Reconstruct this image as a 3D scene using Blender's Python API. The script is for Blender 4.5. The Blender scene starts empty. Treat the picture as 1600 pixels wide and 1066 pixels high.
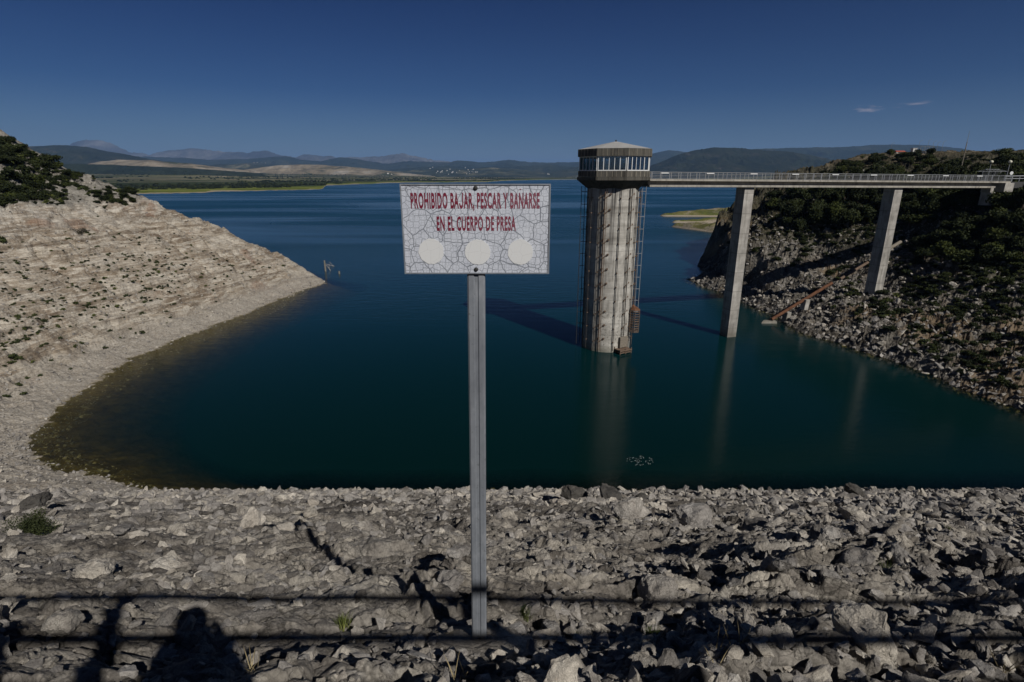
import bpy, bmesh, math, random
import numpy as np
from mathutils import Vector, Matrix, Euler
R = math.radians
PI = math.pi
random.seed(7); rng = np.random.default_rng(7)
sc = bpy.context.scene

# ------------------------------------------------------------------ camera
FPX = 850.0; TILT = math.atan(258/850.0); CT = math.cos(TILT); ST = math.sin(TILT); EYE = 25.0
cam = bpy.data.cameras.new('camera'); camo = bpy.data.objects.new('camera', cam)
sc.collection.objects.link(camo); sc.camera = camo
cam.sensor_width = 36; cam.lens = FPX/1600*36; cam.clip_start = 0.1; cam.clip_end = 120000
camo.location = (0, 0, EYE); camo.rotation_euler = (PI/2 - TILT, 0, 0)

# ------------------------------------------------------------------ light
SUN_EL, SUN_AZ = 39.5, 34.0            # sun is behind the viewer, 34 degrees to the right
sd = Vector((math.sin(R(SUN_AZ))*math.cos(R(SUN_EL)), -math.cos(R(SUN_AZ))*math.cos(R(SUN_EL)), math.sin(R(SUN_EL))))
su = bpy.data.lights.new('sun', 'SUN'); suo = bpy.data.objects.new('sun', su); sc.collection.objects.link(suo)
su.energy = 4.6; su.angle = R(0.5); su.color = (1.0, 0.955, 0.90)
suo.rotation_euler = (-sd).to_track_quat('-Z', 'Y').to_euler()
w = bpy.data.worlds.new('World'); sc.world = w; w.use_nodes = True
nt = w.node_tree; N = nt.nodes; L = nt.links
bg = N['Background']; bg.inputs['Strength'].default_value = 0.06
sky = N.new('ShaderNodeTexSky'); sky.sky_type = 'NISHITA'; sky.sun_disc = False
sky.sun_elevation = R(SUN_EL); sky.sun_rotation = R(180 - SUN_AZ)
sky.air_density = 1.0; sky.dust_density = 0.4; sky.ozone_density = 3.0
tc = N.new('ShaderNodeTexCoord'); sx = N.new('ShaderNodeSeparateXYZ'); L.new(tc.outputs['Generated'], sx.inputs[0])
ramp = N.new('ShaderNodeValToRGB'); L.new(sx.outputs['Z'], ramp.inputs[0])
e = ramp.color_ramp.elements
e[0].position = 0.0; e[0].color = (0.56, 0.64, 0.78, 1)
e[1].position = 1.0; e[1].color = (0.02, 0.045, 0.11, 1)
for p_, c_ in ((.05, (.30, .42, .63, 1)), (.13, (.082, .215, .47, 1)), (.26, (.006, .10, .33, 1)), (.5, (.012, .045, .15, 1))):
    m_ = e.new(p_); m_.color = c_
mul = N.new('ShaderNodeMix'); mul.data_type = 'RGBA'; mul.blend_type = 'MULTIPLY'; mul.inputs[0].default_value = 1
L.new(sky.outputs[0], mul.inputs[6]); L.new(ramp.outputs[0], mul.inputs[7])
# two faint cloud wisps, far away in the sky
def wisp(prev, az, el, wa, we, seed, amt):
    d = Vector((math.sin(R(az))*math.cos(R(el)), math.cos(R(az))*math.cos(R(el)), math.sin(R(el))))
    right = Vector((math.cos(R(az)), -math.sin(R(az)), 0)); up = right.cross(d)
    def dot(v, s):
        n = N.new('ShaderNodeVectorMath'); n.operation = 'DOT_PRODUCT'; n.inputs[1].default_value = v/s; L.new(tc.outputs['Generated'], n.inputs[0]); return n.outputs['Value']
    a = dot(right, math.sin(R(wa))); b0 = dot(up, math.sin(R(we)))
    comb = N.new('ShaderNodeCombineXYZ'); L.new(a, comb.inputs[0]); L.new(b0, comb.inputs[1]); comb.inputs[2].default_value = seed
    ln = N.new('ShaderNodeVectorMath'); ln.operation = 'LENGTH'
    cz = N.new('ShaderNodeCombineXYZ'); L.new(a, cz.inputs[0]); L.new(b0, cz.inputs[1]); L.new(cz.outputs[0], ln.inputs[0])
    no = N.new('ShaderNodeTexNoise'); no.inputs['Scale'].default_value = 1.6; no.inputs['Detail'].default_value = 5; L.new(comb.outputs[0], no.inputs['Vector'])
    s1 = N.new('ShaderNodeMath'); s1.operation = 'MULTIPLY_ADD'; s1.inputs[1].default_value = 2.6; L.new(no.outputs[0], s1.inputs[0]); 
    neg = N.new('ShaderNodeMath'); neg.operation = 'MULTIPLY_ADD'; neg.inputs[1].default_value = -1.0; neg.inputs[2].default_value = -0.65; L.new(ln.outputs['Value'], neg.inputs[0])
    L.new(neg.outputs[0], s1.inputs[2])
    cl = N.new('ShaderNodeClamp'); L.new(s1.outputs[0], cl.inputs[0])
    front = dot(d, 1.0); g = N.new('ShaderNodeMath'); g.operation = 'GREATER_THAN'; g.inputs[1].default_value = 0.9; L.new(front, g.inputs[0])
    f = N.new('ShaderNodeMath'); f.operation = 'MULTIPLY'; L.new(cl.outputs[0], f.inputs[0]); L.new(g.outputs[0], f.inputs[1])
    f2 = N.new('ShaderNodeMath'); f2.operation = 'MULTIPLY'; L.new(f.outputs[0], f2.inputs[0]); f2.inputs[1].default_value = amt
    mx = N.new('ShaderNodeMix'); mx.data_type = 'RGBA'; L.new(f2.outputs[0], mx.inputs[0]); L.new(prev, mx.inputs[6]); mx.inputs[7].default_value = (8.0, 7.0, 7.6, 1)
    return mx.outputs[2]
o_ = wisp(mul.outputs[2], 31.2, 5.3, 1.5, 0.34, 3.1, .8)
o_ = wisp(o_, 34.6, 5.5, 1.9, 0.26, 8.4, .6)
L.new(o_, bg.inputs[0])
sc.view_settings.view_transform = 'Standard'; sc.view_settings.look = 'None'
sc.view_settings.exposure = -0.25; sc.view_settings.gamma = 1
sc.render.engine = 'CYCLES'
try:
    sc.cycles.use_denoising = True; sc.cycles.max_bounces = 6; sc.cycles.transparent_max_bounces = 12
    sc.cycles.volume_bounces = 0; sc.cycles.caustics_reflective = False; sc.cycles.caustics_refractive = False
except Exception: pass

# ------------------------------------------------------------------ helpers
C = sc.collection
def ray(px, py):
    u = px-800; v = py-533
    return Vector((u, FPX*CT - v*ST, -(v*CT + FPX*ST)))
def at_z(px, py, z):
    r = ray(px, py); t = (z-EYE)/r.z; return Vector((r.x*t, r.y*t, z))
def at_y(px, py, Y):
    r = ray(px, py); t = Y/r.y; return Vector((r.x*t, Y, EYE + r.z*t))
def tag(o, label=None, cat=None, group=None, kind=None):
    if label: o['label'] = label
    if cat: o['category'] = cat
    if group: o['group'] = group
    if kind: o['kind'] = kind
    return o
def empty(name, loc, rz=0):
    o = bpy.data.objects.new(name, None); C.objects.link(o); o.location = loc; o.rotation_euler = (0, 0, rz); o.empty_display_size = .3; return o
def mkobj(name, me, mat=None, parent=None):
    o = bpy.data.objects.new(name, me); C.objects.link(o)
    if mat and len(me.materials) == 0: me.materials.append(mat)
    if parent: o.parent = parent
    return o
def copy_tree(o, parent=None):
    c = o.copy(); C.objects.link(c)
    if parent: c.parent = parent
    for ch in list(o.children): copy_tree(ch, c)
    return c
class MB:
    def __init__(s): s.bm = bmesh.new()
    def box(s, c, size, rot=None, bev=0):
        mtx = Matrix.Translation(c) @ (rot.to_matrix().to_4x4() if rot else Matrix()) @ Matrix.Diagonal((*size, 1))
        r = bmesh.ops.create_cube(s.bm, size=1, matrix=mtx)
        if bev:
            ed = list({e for v in r['verts'] for e in v.link_edges}); bmesh.ops.bevel(s.bm, geom=ed, offset=bev, segments=1, affect='EDGES')
        return s
    def bar(s, a, b, r, seg=8, r2=None):
        a = Vector(a); b = Vector(b); d = b-a
        mtx = Matrix.Translation((a+b)/2) @ d.to_track_quat('Z', 'Y').to_matrix().to_4x4()
        bmesh.ops.create_cone(s.bm, cap_ends=True, segments=seg, radius1=r, radius2=r if r2 is None else r2, depth=d.length, matrix=mtx); return s
    def sphere(s, c, r, sc_=(1,1,1), sub=2):
        bmesh.ops.create_icosphere(s.bm, subdivisions=sub, radius=r, matrix=Matrix.Translation(c) @ Matrix.Diagonal((*sc_, 1))); return s
    def prism(s, pts, z0, z1):
        lo = [s.bm.verts.new((p[0], p[1], z0)) for p in pts]; hi = [s.bm.verts.new((p[0], p[1], z1)) for p in pts]; n = len(pts)
        s.bm.faces.new(lo[::-1]); s.bm.faces.new(hi)
        for i in range(n): s.bm.faces.new((lo[i], lo[(i+1)%n], hi[(i+1)%n], hi[i]))
        return s
    def frust(s, p0, z0, p1, z1, cap=True):
        lo = [s.bm.verts.new((p[0], p[1], z0)) for p in p0]; hi = [s.bm.verts.new((p[0], p[1], z1)) for p in p1]; n = len(p0)
        if cap: s.bm.faces.new(lo[::-1]); s.bm.faces.new(hi)
        for i in range(n): s.bm.faces.new((lo[i], lo[(i+1)%n], hi[(i+1)%n], hi[i]))
        return s
    def build(s, name, mat, parent=None, smooth=False):
        bmesh.ops.recalc_face_normals(s.bm, faces=s.bm.faces)
        me = bpy.data.meshes.new(name); s.bm.to_mesh(me); s.bm.free()
        if smooth:
            me.shade_smooth()
            try: me.set_sharp_from_angle(angle=R(35))
            except Exception: pass
        return mkobj(name, me, mat, parent)
def grid_mesh(name, X, Y, Z, keep=None, attrs=None, mat=None, smooth=True):
    r, c = X.shape
    idx = np.arange(r*c).reshape(r, c)
    q = np.stack([idx[:-1,:-1], idx[:-1,1:], idx[1:,1:], idx[1:,:-1]], -1).reshape(-1, 4)
    if keep is not None:
        kk = keep.ravel(); q = q[kk[q].any(1)]
    used = np.zeros(r*c, bool); used[q.ravel()] = True
    remap = np.cumsum(used)-1; q = remap[q]
    co = np.stack([X, Y, Z], -1).reshape(-1, 3)[used].astype(np.float32)
    me = bpy.data.meshes.new(name); me.vertices.add(len(co)); me.vertices.foreach_set('co', co.ravel())
    me.loops.add(q.size); me.loops.foreach_set('vertex_index', q.ravel().astype(np.int32))
    me.polygons.add(len(q)); me.polygons.foreach_set('loop_start', np.arange(0, q.size, 4, dtype=np.int32))
    me.polygons.foreach_set('use_smooth', np.full(len(q), smooth))
    if attrs:
        for k, v in attrs.items():
            a = me.attributes.new(k, 'FLOAT', 'POINT'); a.data.foreach_set('value', v.ravel()[used].astype(np.float32))
    me.update(calc_edges=True); me.validate()
    if mat: me.materials.append(mat)
    return me

# numpy noise ------------------------------------------------------
_T = np.random.default_rng(99).random(65536); _C = np.cos(_T*2*PI); _S = np.sin(_T*2*PI)
def _k(ix, iy, s): return (ix*197+iy*12583+s*40503) & 65535
def _h(ix, iy, s): return _T[_k(np.asarray(ix).astype(np.int64), np.asarray(iy).astype(np.int64), s)]
def pn(x, y, s=0):
    x, y = np.broadcast_arrays(np.asarray(x, float), np.asarray(y, float))
    fx_ = np.floor(x); fy_ = np.floor(y); fx = x-fx_; fy = y-fy_; k0 = fx_.astype(np.int64)*197+fy_.astype(np.int64)*12583+s*40503
    ux = fx*fx*fx*(fx*(fx*6-15)+10); uy = fy*fy*fy*(fy*(fy*6-15)+10)
    def g(dx, dy):
        k = (k0+dx*197+dy*12583) & 65535; return _C[k]*(fx-dx)+_S[k]*(fy-dy)
    a = g(0,0)*(1-ux)+g(1,0)*ux; b = g(0,1)*(1-ux)+g(1,1)*ux
    return (a*(1-uy)+b*uy)*1.5
def fbm(x, y, o=4, s=0, gain=.5):
    r = 0; a = 1; f = 1
    for i in range(o): r = r + a*pn(x*f+17.3*i, y*f-9.1*i, s+i); a *= gain; f *= 2.03
    return r
def ridged(x, y, o=4, s=0):
    r = 0; a = 1; f = 1
    for i in range(o): r = r + a*(.5-np.abs(pn(x*f+5*i, y*f+3*i, s+i))); a *= .5; f *= 2.1
    return r
def slabs(x, y, s=0, tilt=.6, jit=.9):
    """fractured rock: every jittered cell is a tilted slab at a height of its own, with steep but unbroken edges"""
    x, y = np.broadcast_arrays(np.asarray(x, float), np.asarray(y, float)); ix = np.floor(x).astype(np.int64); iy = np.floor(y).astype(np.int64); W = np.zeros(np.shape(x)); V = np.zeros(np.shape(x)); ds = []
    for dx in (-1, 0, 1):
        for dy in (-1, 0, 1):
            cx = ix+dx; cy = iy+dy
            px = cx+.5+jit*(_h(cx, cy, s)-.5); py = cy+.5+jit*(_h(cx, cy, s+1)-.5)
            ddx = x-px; ddy = y-py; d = np.maximum(np.abs(ddx)+.3*np.abs(ddy), np.abs(ddy)+.3*np.abs(ddx))
            v = (_h(cx, cy, s+2)-.5) + tilt*((_h(cx, cy, s+3)-.5)*ddx + (_h(cx, cy, s+4)-.5)*ddy)*1.3
            w_ = np.exp(-30*d); W += w_; V += w_*v; ds.append(d)
    ds = np.partition(np.stack(ds), 1, axis=0); crev = np.clip(1-(ds[1]-ds[0])/.16, 0, 1)
    return V/W - .30*crev*crev
def smax(a, b, k):
    h = np.clip(.5+.5*(a-b)/k, 0, 1); return b*(1-h)+a*h+k*h*(1-h)
def smin(a, b, k): return -smax(-a, -b, k)

# terrain ----------------------------------------------------------
def b_dam(x, y):
    z = 23.61 - .600*y; return np.where(z < 0, z*1.15, z)
def b_left(x, y):
    d = np.interp(y, [0,38.5,40.7,42.8,45,47.2,50,55,60,74,85,95,111,125,133,200], [-24,-28,-34.8,-39.6,-43.8,-46.4,-48.2,-50.2,-52.3,-54.6,-53.4,-51.3,-49.4,-47.3,-45.5,-47]) - x + .5*pn(y*.06, 3.1, 5) + .5*pn(y*.2, 8.1, 6)
    f = np.interp(d, [-60,-14,0,5,15,31,45,62,76,100,160,400], [-16,-2.3,0,1.6,8.0,15,20,26.5,37.5,49,59,72])
    f = np.where(f > 0, f*np.clip((y-34)/20, .12, 1), f*np.clip((y-30)/22, .4, 1))
    yb = np.interp(-x, [30,45,60,91,130,200,400], [118,134,148,166,190,235,370]) + 2*pn(x*.1, 1.7, 9)
    db = (yb-y)
    b = np.interp(db, [-60,-8,0,3,20,50,100,300], [-20,-4,0,1.8,14,38,55,80])
    return smin(f, b, 1.5)
def xs_right(y): return np.interp(y, [0,41,55,72.4,80,87,91,96,103,111,125,136,145], [62,59,56.5,54,51.5,48.3,48.0,48.8,48.5,47.3,45.8,44.5,52])
def b_right(x, y):
    d = x - xs_right(y) + .8*pn(y*.15, 5.5, 15)
    f = np.interp(d, [-60,-6,0,2,8,17,27,37,45,60,95,130,200,500], [-20,-5,0,1.6,4,7.0,12.5,20,23.3,24.6,31,36.5,41,60])
    cl = np.clip((y-108)/16, 0, 1); f = f + cl*(7*np.clip((d-5-2*pn(y*.2, 1.5, 16))/3.0, 0, 1)-5.5*np.clip((d-22)/30, 0, 1)-1.5*np.clip((d-60)/40, 0, 1))
    f = f + 3.6*np.exp(-((x-128)/26)**2-((y-208)/34)**2) - 5.0*np.clip((x-150)/25, 0, 1)*np.clip((y-140)/30, 0, 1)
    yb = np.interp(x, [30,44,52,67,85,110,139,200,400], [126,139,154,186,212,240,262,300,420]) + 2.5*pn(x*.12, 2.7, 19)
    b = np.interp(yb-y, [-60,-8,0,2,6,14,30,60,300], [-20,-5,0,5,14,20,29,38,70])
    return smin(f, b, 1.5)
def spit(x, y):
    # low gravel and grass spits behind the crag
    def tongue(ax, ay, bx, by, wid, hh):
        vx = bx-ax; vy = by-ay; l2 = vx*vx+vy*vy; t = np.clip(((x-ax)*vx+(y-ay)*vy)/l2, 0, 1)
        d = np.hypot(x-ax-t*vx, y-ay-t*vy); wloc = wid*(.12+.88*t)
        return hh*(.25+.75*t)*(1-(d/wloc)**2)*1.5
    a = tongue(85, 284, 125, 238, 26, 5.0); b = tongue(101, 364, 190, 385, 34, 5.0); c = tongue(92, 312, 160, 322, 16, 3.0)
    return np.maximum(np.maximum(np.maximum(a, b), c), -3)
def h_dam(x, y):
    z = b_dam(x, y)
    wx = x+.4*pn(x*.5, y*.5, 70); wy = y+.4*pn(x*.5, y*.5, 71)
    fade = np.clip((41-y)/10, .35, 1)
    z = z + .20*fbm(x*.22, y*.35, 3, 30) + fade*np.clip(.8+x/(y+6)*.35, .55, 1.0)*(.20*slabs(wx*.30, wy*.62, 40, .9) + .21*slabs(wx*.85, wy*1.6, 50, 1.2)
        + .12*slabs(wx*2.4, wy*4.2, 60, 1.4) + .045*slabs(wx*7, wy*11, 65, 1.4)) + .04*fbm(x*3, y*3, 4, 33)
    q = np.exp(-(((x+.25)/.45)**2+((y-3.35)/.5)**2)); z = z*(1-q)+q*(21.53-.25*(y-3.42))
    return z
def h_left(x, y):
    z = b_left(x, y)
    t = (z+.7*fbm(x*.06, y*.05, 3, 80))/1.55; st = np.floor(t)+np.clip((t-np.floor(t))*2.2-.6, 0, 1)
    k = np.clip(z/1.5, 0, 1)*np.clip((24-z)/6, 0, 1)
    z = z + .85*k*(st-t)*1.55*np.clip(.6+1.2*pn(x*.04, y*.03, 81), .15, 1) + k*1.1*(ridged(x*.055, y*.045, 4, 87)-.6)
    up = np.clip((z-12)/8, 0.12, 1)
    wx = x+1.2*pn(x*.2, y*.2, 82); wy = y+1.2*pn(x*.2, y*.2, 83)
    z = z + up*(1.5*slabs(wx*.16, wy*.13, 84, .9)+1.2*(ridged(x*.09, y*.09, 3, 88)-.5)) + (.25+.35*up)*slabs(wx*.6, wy*.55, 90, 1.0)*k + .12*slabs(wx*1.9, wy*1.8, 94, 1)*np.clip(z/2, .2, 1) + .12*fbm(x*.9, y*.9, 4, 96)
    gx = pn(x*.05, y*.11, 171); z = z - k*.9*np.clip(.12-np.abs(gx), 0, 1)/.12*np.clip((z-3)/4, 0, 1)
    oc = np.clip(fbm(x*.10, y*.08, 3, 173)-.15, 0, .5)*2*np.clip((z-5)/4, 0, 1); z = z + oc*(1.1+1.3*slabs(x*.45+.5*gx, y*.4, 175, 1.2))
    return z
def h_right(x, y):
    z0 = b_right(x, y)
    wx = x+1.5*pn(x*.15, y*.15, 102)+.5*pn(x*.7, y*.7, 104); wy = y+1.5*pn(x*.15, y*.15, 103)+.5*pn(x*.7, y*.7, 105)
    k = np.clip(z0/2.5, .12, 1)*np.clip((34-z0)/10, .25, 1)
    crag = np.clip((y-90)/35, .45, 1.3)
    flat = np.clip(np.hypot((x-92)/20, (y-108)/16)-.5, 0.05, 1)
    z = z0 + flat*(k*crag*(3.0*(ridged(wx*.085, wy*.085, 3, 108)-.55) + 1.3*slabs(wx*.26, wy*.26, 110, 1.0) + .8*slabs(wx*.8, wy*.8, 120, 1.1)) + (.2+.25*k)*slabs(wx*2.2, wy*2.2, 130, 1.1)) + .16*fbm(x*1.1, y*1.1, 4, 140)
    return z
def h_base(x, y): return np.maximum(smax(b_dam(x, y), b_left(x, y), 4.0), b_right(x, y))
def ground_z(x, y):
    x = np.atleast_1d(np.asarray(x, float)); y = np.atleast_1d(np.asarray(y, float))
    return np.maximum(np.maximum(h_dam(x, y), h_left_j(x, y)), np.maximum(h_right(x, y), spit(x, y)))
def h_left_j(x, y):                     # the left bank with its rounded joint to the dam
    hl = h_left(x, y); bd = b_dam(x, y)+.15*fbm(x*.4, y*.4, 4, 150)+.10*slabs(x*1.4, y*1.4, 151, 1)
    return smax(hl, bd-.22*np.clip((x+42)/8, 0, 40), 2.5) - np.clip((x+34)/9, 0, 3)*.8
def march(pxs, pys, t0=2.0, t1=420.0, n=500):
    """where the rays of a set of picture points meet the terrain"""
    pxs = np.asarray(pxs, float); pys = np.asarray(pys, float)
    u = pxs-800; v = pys-533; fy = FPX*CT-v*ST; dz = -(v*CT+FPX*ST)/fy; dx = u/fy
    ys = t0*(t1/t0)**(np.arange(n)/(n-1.0)); hit = np.full(len(pxs), np.nan)
    for Y in ys:
        z = EYE+dz*Y; hb = np.maximum(h_base(dx*Y, np.full(len(dx), Y)), spit(dx*Y, np.full(len(dx), Y)))
        m = np.isnan(hit) & (z <= np.maximum(hb, 0)); hit[m] = Y
    x = dx*hit; y = hit; ok = ~np.isnan(hit)
    z = np.zeros(len(x)); z[ok] = ground_z(x[ok], y[ok]); return x, y, z, ok

# ------------------------------------------------------------------ materials
class MT:
    def __init__(s, name, rough=.9, spec=.3):
        s.m = bpy.data.materials.new(name); s.m.use_nodes = True; s.nt = s.m.node_tree; s.b = s.nt.nodes['Principled BSDF']
        s.b.inputs['Roughness'].default_value = rough; s.b.inputs['Specular IOR Level'].default_value = spec
        s.tc = s.nt.nodes.new('ShaderNodeTexCoord'); s.geo = s.nt.nodes.new('ShaderNodeNewGeometry')
    def n(s, t, **k):
        n = s.nt.nodes.new(t)
        for a, b in k.items(): setattr(n, a, b)
        return n
    def l(s, a, b): s.nt.links.new(a, b)
    def coord(s, obj=True, scale=(1,1,1)):
        mp = s.n('ShaderNodeMapping'); mp.inputs['Scale'].default_value = scale
        s.l(s.tc.outputs['Object'] if obj else s.geo.outputs['Position'], mp.inputs['Vector']); return mp.outputs[0]
    def noise(s, vec, scale, detail=4, rough=.55, dist=0):
        n = s.n('ShaderNodeTexNoise'); n.inputs['Scale'].default_value = scale; n.inputs['Detail'].default_value = detail
        n.inputs['Roughness'].default_value = rough; n.inputs['Distortion'].default_value = dist; s.l(vec, n.inputs['Vector']); return n.outputs[0]
    def vor(s, vec, scale, feature='F1', rnd=1, out='Distance'):
        n = s.n('ShaderNodeTexVoronoi', feature=feature); n.inputs['Scale'].default_value = scale; n.inputs['Randomness'].default_value = rnd
        s.l(vec, n.inputs['Vector']); return n.outputs[out]
    def ramp(s, fac, stops):
        r = s.n('ShaderNodeValToRGB'); s.l(fac, r.inputs[0]); e = r.color_ramp.elements
        while len(e) < len(stops): e.new(.5)
        for i, (p, c) in enumerate(stops):
            e[i].position = p; e[i].color = (*c, 1) if len(c) == 3 else c
        return r.outputs[0]
    def val(s, fac, a, b, lo=0., hi=1.):
        n = s.n('ShaderNodeMapRange'); s.l(fac, n.inputs[0])
        for i, v in enumerate((a, b, lo, hi)): n.inputs[1+i].default_value = v
        return n.outputs[0]
    def mix(s, fac, a, b, mode='MIX'):
        n = s.n('ShaderNodeMix', data_type='RGBA', blend_type=mode)
        for sock, v in ((n.inputs[0], fac), (n.inputs[6], a), (n.inputs[7], b)):
            if isinstance(v, (int, float)): sock.default_value = v
            elif isinstance(v, tuple): sock.default_value = (*v, 1)
            else: s.l(v, sock)
        return n.outputs[2]
    def math(s, op, a, b=0.):
        n = s.n('ShaderNodeMath', operation=op)
        for i, v in enumerate((a, b)):
            if isinstance(v, (int, float)): n.inputs[i].default_value = v
            else: s.l(v, n.inputs[i])
        return n.outputs[0]
    def bump(s, h, strength=.5, dist=.05, prev=None):
        n = s.n('ShaderNodeBump'); n.inputs['Strength'].default_value = strength; n.inputs['Distance'].default_value = dist
        s.l(h, n.inputs['Height'])
        if prev: s.l(prev, n.inputs['Normal'])
        return n.outputs[0]
    def done(s, col=None, nrm=None):
        if col is not None:
            if isinstance(col, tuple): s.b.inputs['Base Color'].default_value = (*col, 1)
            else: s.l(col, s.b.inputs['Base Color'])
        if nrm is not None: s.l(nrm, s.b.inputs['Normal'])
        return s.m
    def attr(s, name):
        a = s.n('ShaderNodeAttribute', attribute_name=name); return a.outputs['Fac']
    def z(s):
        n = s.n('ShaderNodeSeparateXYZ'); s.l(s.geo.outputs['Position'], n.inputs[0]); return n.outputs['Z']

def m_plain(name, col, rough=.8, var=.15, scale=3, bump=.3, bd=.01, metal=0):
    t = MT(name, rough); v = t.coord(); n = t.noise(v, scale, 6)
    t.b.inputs['Metallic'].default_value = metal
    d = tuple(c*(1-var) for c in col); l_ = tuple(min(1, c*(1+var)) for c in col)
    return t.done(t.ramp(n, [(.3, d), (.7, l_)]), t.bump(t.noise(v, scale*8, 4), bump, bd))

def rock_cols(t, v, tone=1.0, warm=1.0):
    a = t.noise(v, .9, 7, .62, .4); b = t.noise(v, 6.0, 8, .7); c = t.noise(v, 28, 5, .7)
    base = t.ramp(a, [(.27, (.11*tone, .10*tone, .088*tone)), (.42, (.20*tone, .186*tone, .168*tone)), (.58, (.275*tone, .26*tone, .236*tone)), (.74, (.37*tone, .355*tone, .328*tone))])
    base = t.mix(.55, base, t.ramp(b, [(.3, (.45, .44, .43)), (.55, (1.0, .99, .97)), (.75, (1.25, 1.24, 1.2))]), 'MULTIPLY')
    base = t.mix(.6, base, t.ramp(c, [(.35, (.45, .45, .45)), (.6, (1.15, 1.15, 1.15))]), 'MULTIPLY')
    rust = t.val(t.noise(v, 1.7, 4, .6), .68, .80, 0, .4)
    return t.mix(rust, base, (.26*warm, .17, .095))
def chips(t, v, prev, a=.5, sc_=1.0):
    w_ = t.n('ShaderNodeVectorMath', operation='MULTIPLY_ADD'); nz = t.n('ShaderNodeTexNoise'); nz.inputs['Scale'].default_value = 4.0/sc_; nz.inputs['Detail'].default_value = 3; t.l(v, nz.inputs['Vector'])
    t.l(nz.outputs['Color'], w_.inputs[0]); w_.inputs[1].default_value = (.25*sc_,)*3; t.l(v, w_.inputs[2])
    for q, st, ds in ((3.2, a, .10), (9.5, a*.8, .035), (26, a*.6, .012)):
        h = t.vor(w_.outputs[0], q/sc_, 'F1', 1, 'Color'); prev = t.bump(h, st, ds*sc_, prev)
    return prev
def grime(t, v, col, sc_=1.0, k=.75):
    w_ = t.n('ShaderNodeVectorMath', operation='MULTIPLY_ADD'); nz = t.n('ShaderNodeTexNoise'); nz.inputs['Scale'].default_value = 2.0/sc_; nz.inputs['Detail'].default_value = 5; t.l(v, nz.inputs['Vector'])
    t.l(nz.outputs['Color'], w_.inputs[0]); w_.inputs[1].default_value = (.6*sc_,)*3; t.l(v, w_.inputs[2])
    a = t.val(t.vor(w_.outputs[0], 1.9/sc_, 'DISTANCE_TO_EDGE'), .0, .035, 1, 0); b = t.val(t.vor(w_.outputs[0], 6.0/sc_, 'DISTANCE_TO_EDGE'), .0, .05, .7, 0)
    c = t.math('MULTIPLY', t.math('MAXIMUM', a, b), t.val(t.noise(v, 1.3/sc_, 4), .42, .58)); return t.mix(t.math('MULTIPLY', c, k), col, (.035, .032, .028))
def m_rock(name, tone=1.0, obj=True, sc_=1.0, bs=1.0, rand=False):
    t = MT(name, .92, .25); v = t.coord(obj, (sc_,)*3)
    if rand:
        oi = t.n('ShaderNodeObjectInfo'); off = t.n('ShaderNodeVectorMath', operation='MULTIPLY_ADD'); off.inputs[1].default_value = (1, 1, 1)
        cb = t.n('ShaderNodeCombineXYZ'); k = t.math('MULTIPLY', oi.outputs['Random'], 37.0)
        for i in range(3): t.l(k, cb.inputs[i])
        t.l(v, off.inputs[0]); t.l(cb.outputs[0], off.inputs[2]); v = off.outputs[0]
    col = rock_cols(t, v, tone)
    if rand: col = t.mix(.9, col, t.ramp(oi.outputs['Random'], [(0, (.42, .41, .41)), (.15, (.7, .7, .72)), (.5, (.98, .98, 1.0)), (.8, (1.2, 1.17, 1.1)), (1, (1.55, 1.52, 1.46))]), 'MULTIPLY')
    n1 = t.bump(t.noise(v, 3.5, 9, .68, .3), .8*bs, .10/sc_)
    cr = t.val(t.vor(t.coord(obj, (sc_*1.2, sc_*1.2, sc_*3.0)), 2.2, 'DISTANCE_TO_EDGE'), 0, .06)
    n2 = chips(t, v, t.bump(cr, .35*bs, .05/sc_, n1), .45); col = grime(t, v, col, .6, .6)
    return t.done(col, n2)
M = {}
M['boulder'] = m_rock('limestone_boulder', 1.5, True, 1.0, 1.0, True); M['dboulder'] = m_rock('dark_boulder', .38, True, 1.0, 1.0, False)
M['crag_rubble'] = m_rock('crag_rock', 1.4, True, 1.0, .8, True); M['rubble'] = m_rock('limestone_rubble', 1.5, True, 1.0, .6, True)
# dam face: grey limestone riprap, dark weathered belt, pale gravel by the waterline
t = MT('dam_rock', .93, .2); v = t.coord(False); col = rock_cols(t, v, 1.3)
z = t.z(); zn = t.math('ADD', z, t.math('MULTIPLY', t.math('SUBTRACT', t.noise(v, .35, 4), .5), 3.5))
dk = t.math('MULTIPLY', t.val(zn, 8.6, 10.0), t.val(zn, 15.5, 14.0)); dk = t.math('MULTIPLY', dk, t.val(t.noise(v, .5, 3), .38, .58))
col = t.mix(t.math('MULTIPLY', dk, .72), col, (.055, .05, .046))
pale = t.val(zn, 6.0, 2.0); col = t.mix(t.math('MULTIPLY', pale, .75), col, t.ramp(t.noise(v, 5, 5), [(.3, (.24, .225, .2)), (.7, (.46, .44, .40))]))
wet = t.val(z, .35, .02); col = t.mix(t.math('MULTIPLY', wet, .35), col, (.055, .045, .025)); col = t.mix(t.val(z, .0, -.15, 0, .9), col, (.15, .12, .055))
n1 = t.bump(t.noise(v, 2.6, 10, .70, .3), .9, .16)
crk = t.val(t.vor(t.coord(False, (1, 1.5, 2.4)), 1.7, 'DISTANCE_TO_EDGE'), 0, .05); n1 = chips(t, v, t.bump(crk, .5, .06, n1), 1.0, 1.4); col = grime(t, v, col, 1.0, .8)
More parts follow.
